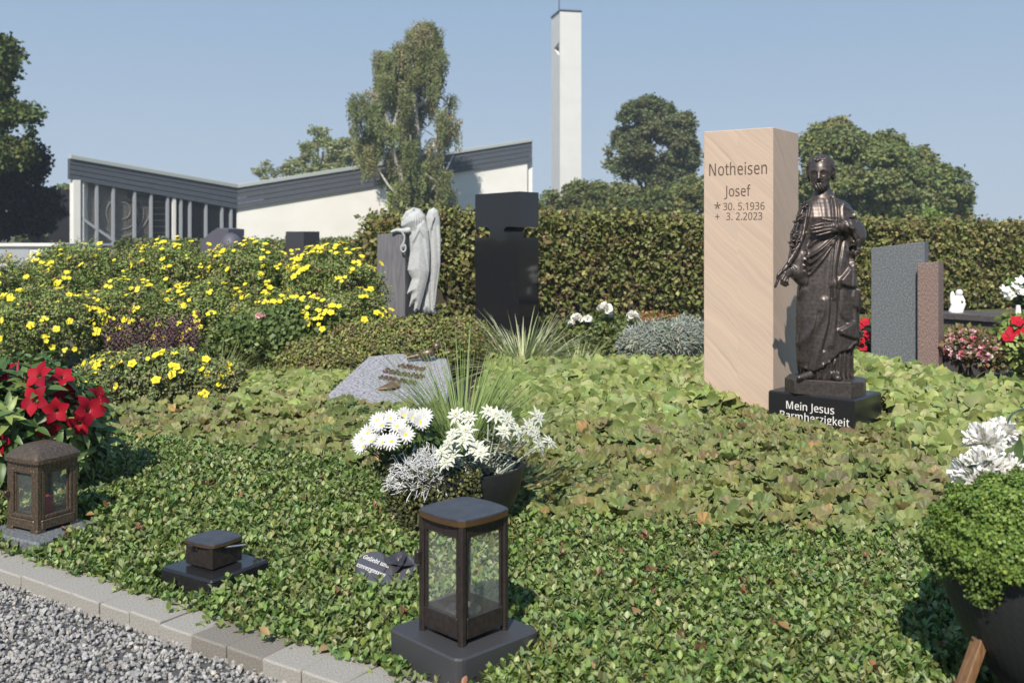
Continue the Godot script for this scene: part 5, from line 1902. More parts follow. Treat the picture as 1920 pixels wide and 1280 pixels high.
# ---------------------------------------------------------------- shrubs and perennials
func bush(called: String, label: String, category: String, blobs: Array, n: int, leaves: Array, colours: Array, m: Material, group := "", ragged := 0.12, down := 0.0) -> Node3D:
	var base: Vector3 = blobs[0][0]
	base.y = down
	var t := thing(called, label, category, base, 0, group)
	var st := S.new()
	for b in blobs:
		for k in 9:
			var o := on_ball() * 0.85
			o.y = absf(o.y)
			var p: Vector3 = b[0] - base
			st.tube(bend([Vector3(p.x * 0.6 + rf(-0.04, 0.04), 0, p.z * 0.6 + rf(-0.04, 0.04)), p * 0.7, p + o * b[1]], 3), [0.006, 0.005, 0.004, 0.003], 4, 1.0, false)
	obj("stems", st, M.twig, t)
	var total := 0.0
	for b in blobs:
		total += pow(b[1].x * b[1].y, 0.8)
	var f := FastNoiseLite.new()
	f.seed = n
	f.frequency = 2.2 / blobs[0][1].x * 0.25
	for k in leaves.size():
		var xf := []
		var cols := PackedColorArray()
		for b in blobs:
			for j in int(float(n) / leaves.size() * pow(b[1].x * b[1].y, 0.8) / total):
				var o := on_ball()
				if o.z < -0.3: o.z = -o.z
				if o.y < -0.2 and rng.randf() < 0.5: o.y = -o.y
				var p: Vector3 = b[0] - base + o * b[1] * (1.0 - 0.45 * pow(rng.randf(), 2.0))
				var q := f.get_noise_3dv(p * 2.0)
				p += o * b[1] * (q * ragged * 2.0 + rf(-ragged, ragged) * 0.5)
				if p.y < 0.01: continue
				xf.append(Transform3D(turned(o + Vector3(0, 0.8, 0) + on_ball() * 0.6, rf(0, TAU)).scaled(Vector3.ONE * rf(0.7, 1.25)), p))
				cols.append(shade(colours[rng.randi() % colours.size()], 0.25, 0.12))
		many("foliage", leaves[k], xf, cols, t)
	return t

func blossoms(t: Node3D, blobs: Array, n: int, meshes: Array, reach := 1.04, above := -0.1, tilt := 0.5) -> void:
	var f := FastNoiseLite.new()
	f.seed = n
	f.frequency = 3.0
	var done := 0
	for j in n * 40:
		if done >= n: break
		var b: Array = blobs[rng.randi() % blobs.size()]
		var o := on_ball()
		o.z = absf(o.z) if rng.randf() < 0.85 else o.z
		if o.y < above: continue
		var p: Vector3 = b[0] - t.position + o * b[1] * rf(reach - 0.08, reach + 0.06)
		if f.get_noise_3dv(p * 1.6) < rf(-0.25, 0.12): continue
		var inside := false
		for c in blobs:
			if ((p + t.position - c[0]) / c[1]).length() < 1.0: inside = true
		if inside: continue
		var i := put("flower", meshes[rng.randi() % meshes.size()], t)
		i.transform = Transform3D(turned(o + Vector3(-0.1, 0.7, 0.5) + on_ball() * tilt, rf(0, TAU)).scaled(Vector3.ONE * rf(0.55, 1.08)), p)
		done += 1

func disc_flower(petals: int, L: float, w: float, col: Color, mid: Color, midr: float, cup := 0.25, rows := 1) -> ArrayMesh:
	var s := S.new()
	for r in rows:
		for k in petals:
			s.col = shade(col, 0.08, 0.03)
			var a := TAU * (k + 0.5 * r) / petals + rf(-0.06, 0.06)
			s.leaf(Vector3(cos(a), 0, sin(a)) * midr * 0.6 + Vector3(0, r * 0.002, 0), Vector3(cos(a), cup + r * 0.35, sin(a)), Vector3.UP, L * rf(0.9, 1.08), [w * 0.35, w * 0.85, w, w * 0.75, w * 0.15], 0.12, -0.15)
	s.col = mid
	s.blob(Vector3(0, 0.001, 0), Vector3(midr, midr * 0.5, midr), Basis.IDENTITY, 8, 5)
	return s.mesh(M.petal)

func ragged_flower(n: int, r: float, col: Color, w := 0.2) -> ArrayMesh:       # a ball of many petals
	var s := S.new()
	for k in n:
		s.col = shade(col, 0.07, 0.02)
		var d := on_ball()
		d.y = absf(d.y) * 1.1 - 0.15
		s.leaf(d * r * 0.25, d, on_ball(), r * rf(0.6, 0.85), [r * w * 0.4, r * w, r * w * 1.1, r * w * 0.6], 0.5, rf(-0.5, 0.5))
	return s.mesh(M.petal)

func tuft(called: String, label: String, category: String, at: Vector3, n: int, h: float, lean: float, w: float, colours: Array, foot := 0.05, m: Material = M.leaf) -> Node3D:
	var t := thing(called, label, category, at)
	var s := S.new()
	for k in n:
		s.col = shade(colours[rng.randi() % colours.size()], 0.2, 0.08)
		var a := rf(0, TAU)
		if called == "bowl_grass" and sin(a) > 0.25: a = -a
		var r := Vector3(cos(a), 0, sin(a))
		var le := lean * rf(0.22, 1.0)
		var L := h * rf(0.55, 1.05) * (1.0 + 0.3 * le)
		s.leaf(r * foot * rf(0, 1), Vector3(r.x * le, 1, r.z * le), -r, L, [w, w, w * 0.95, w * 0.85, w * 0.65, w * 0.4, 0.0002], 0.35, -le * rf(0.5, 1.25))
	var o := obj("blades", s, m, t)
	o.set_meta("kind", "stuff")
	return t

func bl(list: Array, dz := 1.0) -> Array:               # crown masses: column, row, half width, half height (pixels), distance
	var o := []
	for q in list:
		o.append([pd(q[0], q[1], q[4]), Vector3(q[2], q[3], (q[2] + q[3]) * 0.5 * dz) * q[4] / F])
	return o

func leaf_bits(n: int, size: float, w := 0.35, spread := 1.4, up := 0.4) -> Array:
	return [cluster(n, size, Vector3.ONE * spread * size, Color(1, 1, 1), up, w).mesh(M.leaf), cluster(n, size, Vector3.ONE * spread * size, Color(1, 1, 1), up, w).mesh(M.leaf)]

func shrubs() -> void:
	var fine := leaf_bits(14, 0.024, 0.28, 1.9)
	var yellow := []
	for k in 3:
		yellow.append(disc_flower(5, 0.024, 0.013, Color(0.72, 0.62, 0.045), Color(0.55, 0.4, 0.02), 0.006, 0.2 + 0.15 * k))
	var trio := S.new()
	for q in [Vector3(0.02, 0, 0), Vector3(-0.018, 0.012, 0.012), Vector3(0.0, -0.008, -0.022)]:
		for k in 5:
			trio.col = shade(Color(0.74, 0.64, 0.06), 0.1, 0.03)
			var a: float = TAU * k / 5.0 + q.x * 90.0
			trio.leaf(q, Vector3(cos(a), 0.4, sin(a)), Vector3.UP, 0.019, [0.003, 0.009, 0.0105, 0.007, 0.001], 0.12, -0.1)
	yellow.append(trio.mesh(M.petal))
	yellow.append(yellow[3])
	var bits := [Color(0.23, 0.3, 0.09), Color(0.2, 0.265, 0.075), Color(0.27, 0.32, 0.115), Color(0.23, 0.215, 0.11), Color(0.17, 0.24, 0.07)]
	var masses := [
		[[30, 583, 110, 88, 7.5], [-120, 593, 120, 90, 7.7], [90, 623, 110, 75, 7.1]],
		[[190, 558, 110, 88, 7.9], [120, 533, 70, 62, 8.0], [240, 603, 90, 70, 7.4]],
		[[345, 553, 100, 88, 8.0], [300, 513, 62, 50, 8.1], [390, 603, 80, 70, 7.5]],
		[[490, 548, 92, 85, 7.9], [450, 513, 60, 52, 8.0], [520, 613, 80, 60, 7.4]],
		[[630, 548, 82, 78, 7.7], [600, 518, 52, 48, 7.8], [640, 603, 80, 55, 7.3]],
	]
	var said := ["yellow flowering shrub furthest from the angel, beside the low grey shed", "yellow flowering shrub before the corner pillar of the chapel", "yellow flowering shrub in the middle of the row, below the glazed chapel wall", "yellow flowering shrub before the two dark gravestone tops", "yellow flowering shrub beside the angel gravestone"]
	var dry := ragged_flower(14, 0.02, Color(0.34, 0.22, 0.13), 0.35)
	for k in 5:
		var b := bl(masses[k])
		var t := bush("cinquefoil_shrub", said[k], "shrub", b, 3600, fine, bits, M.leaf, "yellow flowering shrubs in a row", 0.24)
		blossoms(t, b, [95, 100, 125, 125, 130][k], yellow, 1.2, -0.35)
		for j in 5:
			var o := put("faded_flower", dry, t)
			o.position = b[j % 3][0] - t.position + Vector3(rf(-0.4, 0.4), rf(0, 0.3), 0.36)
	var small := bl([[300, 715, 110, 62, 5.9], [210, 720, 70, 55, 5.9], [400, 725, 60, 45, 5.9]])
	var sm := bush("cinquefoil_shrub", "low yellow flowering shrub in front of the purple spikes", "shrub", small, 2600, leaf_bits(12, 0.022, 0.3, 1.5), [Color(0.24, 0.3, 0.11), Color(0.2, 0.25, 0.09), Color(0.26, 0.25, 0.13)], M.leaf, "", 0.16)
	blossoms(sm, small, 55, yellow.slice(0, 3), 1.06, -0.2)
	bush("clipped_mound", "broad low mound of small brownish green leaves behind the lying gravestone", "shrub", bl([[735, 665, 170, 72, 7.2], [850, 645, 90, 50, 7.4], [600, 690, 85, 52, 6.7], [690, 640, 120, 45, 7.5]]), 7500, leaf_bits(10, 0.024, 0.36, 1.3), [Color(0.2, 0.215, 0.065), Color(0.235, 0.245, 0.075), Color(0.18, 0.13, 0.07), Color(0.16, 0.18, 0.055), Color(0.28, 0.28, 0.09)], M.leaf, "", 0.08)
	bush("leafy_shrub", "dark green leafy shrub between yellow shrubs and clipped mound", "shrub", bl([[480, 650, 85, 58, 6.9], [560, 610, 70, 40, 7.2]]), 1500, leaf_bits(9, 0.034, 0.36), [Color(0.12, 0.17, 0.05), Color(0.16, 0.21, 0.065)], M.leaf, "", 0.15)
	var rose := thing("pink_rose", "single pale pink rose among the yellow flowering shrubs", "rose", pd(487, 594, 6.75))
	put("flower", ragged_flower(40, 0.034, Color(0.75, 0.48, 0.46), 0.4), rose)
	var rs := S.new()
	rs.tube([Vector3.ZERO, Vector3(0.02, -0.15, -0.02), Vector3(0.03, -0.44, -0.05)], [0.003], 5)
	obj("stem", rs, M.twig, rose)
	# purple spikes
	var pu := thing("purple_barberry", "clump of dull purple leafy spikes among the yellow shrubs", "shrub", gp(290, 728))
	var spike := S.new()
	for k in 40:
		spike.col = shade(Color(1, 1, 1), 0.3, 0.15)
		var a := k * 2.4
		spike.leaf(Vector3(0, k / 40.0 * 0.3, 0), Vector3(cos(a), 0.6, sin(a)), Vector3.UP, 0.022, [0.0, 0.006, 0.0], 0.2)
	var xf := []
	var cols := PackedColorArray()
	for k in 120:
		var q := Vector3(rf(-0.26, 0.24), 0, rf(-0.16, 0.12))
		xf.append(Transform3D(turned(Vector3(q.x * 0.5, 1, rf(-0.2, 0.2)), rf(0, TAU)).scaled(Vector3(1.2, rf(1.0, 1.65), 1.2)), q))
		cols.append(shade(Color(0.19, 0.105, 0.115), 0.25, 0.12))
	many("spikes", spike.mesh(M.leaf), xf, cols, pu)
	tuft("green_grass_tuft", "soft green grass tuft between purple spikes and dark leafy shrub", "grass", gp(408, 735), 220, 0.34, 0.9, 0.0028, [Color(0.2, 0.22, 0.09), Color(0.16, 0.18, 0.07)], 0.09)
	tuft("pale_grass_tuft", "pale cream striped grass tuft before the black cross gravestone", "grass", gp(980, 705), 420, 0.5, 1.25, 0.0055, [Color(0.5, 0.5, 0.33), Color(0.3, 0.34, 0.16), Color(0.4, 0.42, 0.24)], 0.14)
	tuft("fine_grass_tuft", "finer pale green grass tuft beside the white rose bush", "grass", gp(1085, 700), 150, 0.28, 1.0, 0.0045, [Color(0.36, 0.4, 0.2), Color(0.27, 0.32, 0.13)], 0.1)
	var rb := bl([[1140, 632, 72, 42, 7.8], [1090, 640, 50, 36, 7.7], [1190, 640, 40, 36, 7.8]])
	var rt := bush("white_rose_bush", "rose bush with a few white blooms in front of the hedge", "rose bush", rb, 1300, leaf_bits(9, 0.034, 0.36), [Color(0.14, 0.17, 0.055), Color(0.1, 0.13, 0.04)], M.leaf, "", 0.15)
	for q in [[1135, 581, 1.2], [1187, 594, 1.0], [1081, 598, 0.9], [1102, 600, 0.8], [1072, 606, 0.6]]:
		var o := put("flower", ragged_flower(36, 0.05, Color(0.82, 0.81, 0.78), 0.42), rt)
		o.position = pd(q[0], q[1], 7.62) - rt.position
		o.scale = Vector3.ONE * q[2]
	bush("orange_bush", "small bush with faint orange blooms behind the silver lavender", "shrub", bl([[1225, 612, 60, 22, 8.2]]), 420, leaf_bits(9, 0.03, 0.36), [Color(0.16, 0.18, 0.06), Color(0.35, 0.18, 0.08)], M.leaf, "", 0.15)
	bush("silver_lavender", "silvery grey lavender bush beside the sandstone pillar", "lavender", bl([[1240, 640, 72, 38, 7.0], [1290, 632, 40, 34, 7.1], [1200, 645, 36, 28, 6.9]]), 1700, [cluster(16, 0.05, Vector3.ONE * 0.03, Color(1, 1, 1), 0.7, 0.07).mesh(M.woolly)], [Color(0.29, 0.32, 0.27), Color(0.24, 0.27, 0.22), Color(0.35, 0.37, 0.33)], M.leaf, "", 0.12)
	# red flowers beyond the statue, pink flowers by the reddish stone, red flowers over lime leaves
	var red := [disc_flower(5, 0.042, 0.024, Color(0.42, 0.012, 0.03), Color(0.3, 0.02, 0.02), 0.008, 0.35), ragged_flower(22, 0.045, Color(0.5, 0.02, 0.05), 0.45)]
	var b1 := bl([[1625, 650, 30, 36, 7.6]])
	blossoms(bush("red_flower_plant", "red flowering plant between the bronze statue and the grey slab", "flowering plant", b1, 260, leaf_bits(8, 0.05, 0.3), [Color(0.12, 0.17, 0.05), Color(0.2, 0.24, 0.08)], M.leaf, "", 0.15), b1, 14, red, 1.0, -0.4)
	var rp := get_child(get_child_count() - 1)
	for q in [[1612, 612], [1623, 604], [1613, 640], [1627, 668], [1614, 662], [1629, 628], [1618, 652]]:
		var o := put("flower", red[rng.randi() % 2], rp)
		o.transform = Transform3D(turned(Vector3(-0.2, 0.5, 1) + on_ball() * 0.5, rf(0, 6)).scaled(Vector3.ONE * 0.8), pd(q[0], q[1], 7.2) - rp.position)
	var b2 := bl([[1818, 652, 36, 28, 6.7], [1858, 662, 34, 28, 6.6], [1792, 655, 24, 24, 6.9]])
	var pink := [ragged_flower(12, 0.026, Color(0.68, 0.22, 0.29), 0.5), ragged_flower(12, 0.026, Color(0.78, 0.46, 0.5), 0.5), ragged_flower(12, 0.024, Color(0.8, 0.66, 0.66), 0.5)]
	blossoms(bush("pink_begonia", "pink flowering low plant against the reddish gravestone", "begonia", b2, 420, leaf_bits(8, 0.035, 0.4), [Color(0.17, 0.18, 0.07), Color(0.2, 0.13, 0.07)], M.leaf, "", 0.12), b2, 190, pink, 1.1, -0.5)
	var b3 := bl([[1908, 648, 42, 38, 6.6], [1965, 640, 50, 44, 6.6]])
	var rt2 := bush("red_flower_plant", "red flowering plant with bright green leaves near the pink begonia", "flowering plant", b3, 520, leaf_bits(7, 0.07, 0.34), [Color(0.3, 0.37, 0.12), Color(0.2, 0.27, 0.08)], M.leaf, "", 0.15)
	for q in [[1908, 603], [1900, 622], [1918, 615], [1892, 632], [1930, 598]]:
		var o := put("flower", red[0], rt2)
		o.transform = Transform3D(turned(Vector3(-0.3, 0.5, 1) + on_ball() * 0.5, rf(0, 6)), pd(q[0], q[1], 6.45) - rt2.position)
	# white lilies in a dark pot on the border
	var lp := thing("lily_pot", "dark pot with white lilies at the end of the stone border", "flower pot", pd(1925, 440, 10.7))
	lp.position.y = 0.166
	var s := S.new()
	s.lathe(PackedVector2Array([Vector2(0, 0), Vector2(0.08, 0), Vector2(0.11, 0.14), Vector2(0.1, 0.14), Vector2(0.09, 0.12), Vector2(0, 0.12)]), 20)
	obj("pot", s, M.bowl, lp)
	xf = []
	cols = PackedColorArray()
	for k in 60:
		xf.append(Transform3D(turned(on_ball() + Vector3(0, 0.6, 0), rf(0, 6)), Vector3(rf(-0.16, 0.16), rf(0.12, 0.3), rf(-0.1, 0.14))))
		cols.append(shade(Color(0.13, 0.2, 0.05)))
	many("foliage", leaf_bits(9, 0.07, 0.22)[0], xf, cols, lp)
	var lily := disc_flower(6, 0.07, 0.018, Color(0.82, 0.81, 0.77), Color(0.6, 0.55, 0.25), 0.008, 0.7)
	for q in [[1890, 552], [1885, 545], [1905, 540], [1916, 528], [1925, 545], [1898, 556], [1912, 550], [1940, 530]]:
		var o := put("flower", lily, lp)
		o.transform = Transform3D(turned(Vector3(rf(-0.8, 0.2), 0.6, 0.5), rf(0, 6)), pd(q[0], q[1], 10.5) - lp.position)
	var wf := thing("white_flower", "small white flower at the edge of the row of yellow shrubs", "flower", pd(4, 503, 7.0))
	put("bloom", ragged_flower(30, 0.035, Color(0.8, 0.78, 0.74), 0.4), wf)
	s = S.new()
	s.tube([Vector3.ZERO, Vector3(0.01, -0.2, -0.1), Vector3(0, -0.55, -0.2)], [0.003], 5)
	obj("stem", s, M.twig, wf)


# ---------------------------------------------------------------- plants in bowls and boxes
func red_trumpets() -> void:
	var base := gp(-12, 925, 0.0)
	base.z = -3.72
	base.x = -1.93
	var pot := thing("terracotta_planter", "terracotta red planter box under the red trumpet flowers", "planter", base, -0.5)
	var s := S.new()
	s.box(Vector3(0, 0.1, 0), Vector3(0.36, 0.2, 0.17), Basis.IDENTITY, 0.008)
	obj("box", s, M.terracotta, pot)
	s = S.new()
	s.box(Vector3(0, 0.19, 0.087), Vector3(0.385, 0.03, 0.02), Basis.IDENTITY, 0.006)
	s.box(Vector3(0, 0.19, -0.087), Vector3(0.385, 0.03, 0.02), Basis.IDENTITY, 0.006)
	s.box(Vector3(0.184, 0.19, 0), Vector3(0.02, 0.03, 0.154), Basis.IDENTITY, 0.006)
	s.box(Vector3(-0.184, 0.19, 0), Vector3(0.02, 0.03, 0.154), Basis.IDENTITY, 0.006)
	obj("rim", s, M.terracotta, pot)
	block(base.x, base.z, 0.18, 0.09, -0.5)
	var t := thing("red_trumpet_plant", "green glossy plant with deep red five petalled trumpet flowers in terracotta planter", "flowering plant", base + Vector3(0, 0.19, 0))
	var lf := S.new()
	for k in 8:
		lf.col = shade(Color(1, 1, 1), 0.2, 0.1)
		var a := k * 2.4
		lf.leaf(Vector3(0, k * 0.012, 0), Vector3(cos(a), 0.7, sin(a)), Vector3.UP, rf(0.055, 0.085), [0.002, 0.009, 0.0135, 0.012, 0.007, 0.0005], 0.25, -0.3)
	var xf := []
	var cols := PackedColorArray()
	for q in [[20, 790, 140, 85, 3.6, 230], [105, 835, 72, 55, 3.62, 80], [-60, 780, 110, 95, 3.6, 90], [120, 790, 55, 50, 3.7, 50]]:
		for k in q[5]:
			var o := on_ball()
			xf.append(Transform3D(turned(o + Vector3(0, 0.9, 0.2), rf(0, 6)).scaled(Vector3.ONE * rf(0.7, 1.1)), pd(q[0], q[1], q[4]) + o * pow(rng.randf(), 0.4) * Vector3(q[2], q[3], q[2]) * 3.6 / F - t.position))
			cols.append(shade([Color(0.075, 0.14, 0.035), Color(0.1, 0.17, 0.045), Color(0.2, 0.27, 0.075)][rng.randi() % 3], 0.2, 0.1))
	many("foliage", lf.mesh(M.gloss_leaf), xf, cols, t)
	var petals := []
	for k in 2:
		var p := S.new()
		p.col = Color(0.32, 0.008, 0.02) if k == 0 else Color(0.22, 0.006, 0.018)
		p.leaf(Vector3(0, 0.02, 0.012), Vector3(0, 0.55, 1), Vector3.UP, 0.058, [0.009, 0.017, 0.0235, 0.0255, 0.021, 0.012, 0.0005], 0.2, -0.3 - 0.25 * k)
		petals.append(p.mesh(M.petal))
	var th := S.new()
	th.col = Color(0.5, 0.2, 0.18)
	th.tube([Vector3(0, -0.06, 0), Vector3(0, -0.03, 0), Vector3(0, 0.005, 0), Vector3(0, 0.024, 0)], [0.004, 0.008, 0.014, 0.018], 8, 1.0, false)
	var throat := th.mesh(M.petal)
	for q in [[78, 708, 3.45, -0.3, 0.6, 1], [114, 712, 3.5, 0.5, 0.8, 0.6], [70, 752, 3.4, -0.2, 0.3, 1], [106, 768, 3.38, 0.3, 0.0, 1], [160, 770, 3.5, 0.9, 0.3, 0.7], [122, 738, 3.55, 0.6, -0.2, 0.6], [150, 790, 3.5, 0.2, -0.3, 0.9], [8, 708, 3.5, -0.4, 0.7, 0.6], [88, 795, 3.45, 0.1, -0.4, 0.7], [175, 752, 3.6, 0.9, 0.5, 0.2], [10, 830, 3.4, -0.5, 0.3, 0.8]]:
		var f := Node3D.new()
		f.name = "flower"
		t.add_child(f, true)
		f.transform = Transform3D(turned(Vector3(q[3], q[4], q[5]), rf(0, 6)).scaled(Vector3.ONE * rf(0.62, 0.84)), pd(q[0], q[1], q[2]) - t.position)
		put("throat", throat, f)
		for k in 5:
			var o := put("petal", petals[rng.randi() % 2], f)
			o.rotation.y = TAU * k / 5.0 + rf(-0.1, 0.1)
	for q in [[33, 690, 1.0], [48, 705, 0.8], [55, 697, 0.9]]:
		var b := S.new()
		b.col = Color(0.5, 0.06, 0.12)
		var p := pd(q[0], q[1], 3.5) - t.position
		b.tube([p + Vector3(0, -0.035, 0), p, p + Vector3(0.002, 0.03 * q[2], 0)], [0.004, 0.006, 0.001], 7)
		obj("bud", b, M.petal, t)

func bowl_plants() -> void:
	var c := Vector3(-0.18, 0, -3.2)
	var t := thing("planting_bowl", "round dark anthracite bowl planted with white flowers, behind the tall lantern", "bowl", c)
	var s := S.new()
	var pr := PackedVector2Array([Vector2(0, 0.0)])
	for k in 13:
		var f := k / 12.0
		pr.append(Vector2(0.1 + 0.116 * sin(f * PI * 0.5), 0.26 * f))
	pr.append_array([Vector2(0.216, 0.268), Vector2(0.207, 0.268), Vector2(0.203, 0.255), Vector2(0.19, 0.235), Vector2(0, 0.235)])
	s.lathe(pr, 48)
	obj("bowl", s, M.bowl, t)
	s = S.new()
	s.lathe(PackedVector2Array([Vector2(0.19, 0.238), Vector2(0.1, 0.25), Vector2(0, 0.252)]), 24)
	obj("potting_soil", s, M.soil, t)
	block(c.x, c.z, 0.11, 0.11, 0)
	var top := 0.24
	# grass
	tuft("bowl_grass", "arching fine green grass rising from the back of the dark bowl", "grass", c + Vector3(0.02, top, -0.06), 460, 0.46, 1.1, 0.002, [Color(0.13, 0.19, 0.05), Color(0.17, 0.23, 0.07), Color(0.21, 0.27, 0.1)], 0.045)
	# white daisies
	var d := thing("white_daisies", "white daisy like flowers with yellow centres at the side of the dark bowl", "daisies", c + Vector3(-0.11, top, 0.02))
	var heads := []
	for k in 3:
		heads.append(disc_flower(15, 0.027, 0.004, Color(0.58, 0.58, 0.57), Color(0.6, 0.53, 0.05), 0.007, 0.12 + 0.15 * k, 2))
	var st := S.new()
	for q in [[682, 838, 3.08], [697, 828, 3.06], [718, 830, 3.04], [735, 828, 3.02], [760, 815, 3.04], [745, 800, 3.1], [716, 798, 3.14], [732, 785, 3.18], [690, 812, 3.12], [788, 792, 3.1], [775, 783, 3.14], [795, 780, 3.18], [708, 788, 3.2], [758, 780, 3.2], [675, 826, 3.14]]:
		var p := pd(q[0], q[1], q[2]) - d.position
		var o := put("flower", heads[rng.randi() % 3], d)
		var up := Vector3((q[0] - 745) / 90.0, 0.75, 0.75) + on_ball() * 0.25
		o.transform = Transform3D(turned(up, rf(0, 6)), p)
		st.tube([Vector3(rf(-0.02, 0.02), 0, 0), p * 0.6 + Vector3(0, -0.02, 0), p - up.normalized() * 0.004], [0.0018], 4, 1.0, false)
	obj("stems", st, M.green_wire, d)
	var xf := []
	var cols := PackedColorArray()
	for k in 90:
		var o := on_ball()
		xf.append(Transform3D(turned(o + Vector3(0, 1, 0), rf(0, 6)), Vector3(-0.015, 0.06, 0) + o * Vector3(0.09, 0.06, 0.07)))
		cols.append(shade(Color(0.075, 0.12, 0.035)))
	many("foliage", leaf_bits(7, 0.034, 0.25)[0], xf, cols, d)
	# silver wire bush
	var w := thing("silver_bush", "silvery white wiry bush hanging over the front of the dark bowl", "silver bush", c + Vector3(-0.1, top, 0.13))
	var tw := S.new()
	for k in 760:
		tw.col = shade(Color(0.7, 0.71, 0.72), 0.12, 0.02)
		var o := on_ball()
		o.y = absf(o.y) - 0.25
		var p0 := o * Vector3(0.115, 0.105, 0.08) * pow(rng.randf(), 0.4) + Vector3(0.02, 0.01, 0.01)
		var p1 := p0 + (o + on_ball() * 0.9).normalized() * rf(0.014, 0.034)
		var p2 := p1 + (o + on_ball() * 1.2).normalized() * rf(0.008, 0.02)
		tw.tube([p0, p1, p2], [0.0012, 0.0011, 0.0008], 4, 1.0, false)
		tw.tube([p1, p1 + (o + on_ball() * 1.3).normalized() * rf(0.008, 0.018)], [0.001, 0.0008], 4, 1.0, false)
	obj("wiry_twigs", tw, M.woolly, w).set_meta("kind", "stuff")
	# wire vine hanging over the rim
	var v := thing("wire_vine", "dark trailing vine of tiny round leaves spilling over the bowl's rim", "vine", c + Vector3(-0.03, top, 0.15))
	var rl := S.new()
	for k in 7:
		rl.col = shade(Color(1, 1, 1), 0.3, 0.15)
		rl.leaf(on_ball() * 0.012, on_ball(), on_ball(), 0.0085, [0.002, 0.0042, 0.0042, 0.0015], 0.1)
	xf = []
	cols = PackedColorArray()
	for k in 1500:
		var a := rf(1.2, 3.05)
		var f := pow(rng.randf(), 0.8)
		var hang := 0.26 * (0.55 + 0.45 * sin(a * 1.3 - 0.35) + 0.12 * sin(a * 9.0)) * (0.5 if a < 1.4 else 1.0)
		var r := 0.205 + 0.03 * sin(minf(f * 3.0, 1.6)) - 0.055 * f + rf(-0.012, 0.02)
		var y := top + 0.05 * (1 - f) - hang * f
		xf.append(Transform3D(turned(on_ball(), rf(0, 6)), Vector3(cos(a) * r, y, sin(a) * r) + c - v.position))
		cols.append(shade([Color(0.06, 0.065, 0.025), Color(0.09, 0.095, 0.035), Color(0.16, 0.165, 0.06)][rng.randi() % 3]))
	for k in 500:
		var o := on_ball()
		o.y = absf(o.y)
		xf.append(Transform3D(turned(on_ball(), rf(0, 6)), o * Vector3(0.12, 0.05, 0.06) * pow(rng.randf(), 0.3)))
		cols.append(shade(Color(0.09, 0.1, 0.035)))
	many("foliage", rl.mesh(M.leaf), xf, cols, v)
	# edelweiss
	var e := thing("edelweiss", "woolly white edelweiss with star shaped blooms in the dark bowl", "edelweiss", c + Vector3(0.1, top, 0.04))
	var stars := []
	for k in 3:
		var f := S.new()
		for r in 2:
			for j in 8:
				f.col = shade(Color(0.53, 0.55, 0.48), 0.12, 0.03)
				var a := TAU * (j + 0.5 * r) / 8.0 + rf(-0.15, 0.15)
				f.leaf(Vector3(0, 0.001 * r, 0), Vector3(cos(a), 0.15 + 0.3 * r, sin(a)), Vector3.UP, rf(0.024, 0.036) * (1.0 - 0.3 * r), [0.0022, 0.004, 0.0044, 0.0034, 0.0008], 0.15, rf(-0.5, -0.05))
		for j in 5:
			f.col = Color(0.55, 0.56, 0.42)
			f.blob(Vector3(cos(j * 1.26) * 0.005, 0.004, sin(j * 1.26) * 0.005), Vector3.ONE * 0.0035, Basis.IDENTITY, 6, 4)
		stars.append(f.mesh(M.woolly))
	st = S.new()
	st.col = Color(0.4, 0.43, 0.36)
	for q in [[856, 778, 3.12], [880, 783, 3.1], [850, 812, 3.02], [868, 826, 3.0], [842, 830, 2.99], [828, 848, 2.98], [848, 855, 2.97], [835, 865, 2.96], [930, 778, 3.12], [950, 785, 3.1], [968, 806, 3.05], [945, 808, 3.06], [1008, 780, 3.15], [1004, 812, 3.1], [1012, 835, 3.06], [1030, 828, 3.12], [992, 802, 3.1], [874, 808, 3.05], [902, 850, 2.98], [915, 772, 3.16], [890, 840, 3.0]]:
		var p := pd(q[0], q[1], q[2]) - e.position
		var o := put("flower", stars[rng.randi() % 3], e)
		var up := Vector3((q[0] - 905) / 110.0, 0.8, 0.75) + on_ball() * 0.3
		o.transform = Transform3D(turned(up, rf(0, 6)).scaled(Vector3.ONE * rf(0.9, 1.2)), p)
		st.tube(bend([Vector3(rf(-0.04, 0.04), -0.01, rf(-0.03, 0.05)), p * 0.55 + Vector3(0, -0.01, 0), p], 3), [0.003, 0.0026, 0.0022], 5, 1.0, false)
		for k in 7:
			var m := p * rf(0.15, 0.9)
			var a := rf(0, TAU)
			st.leaf(m, Vector3(cos(a), rf(0.3, 1.0), sin(a)), Vector3.UP, rf(0.03, 0.055), [0.002, 0.004, 0.0038, 0.0005], 0.25, -0.3)
	for k in 60:
		var a := rf(0, TAU)
		st.leaf(Vector3(rf(-0.07, 0.07), 0, rf(-0.05, 0.08)), Vector3(cos(a), rf(0.3, 1.5), sin(a)), Vector3.UP, rf(0.04, 0.075), [0.002, 0.0045, 0.004, 0.0005], 0.25, -0.3)
	obj("stems", st, M.woolly, e)

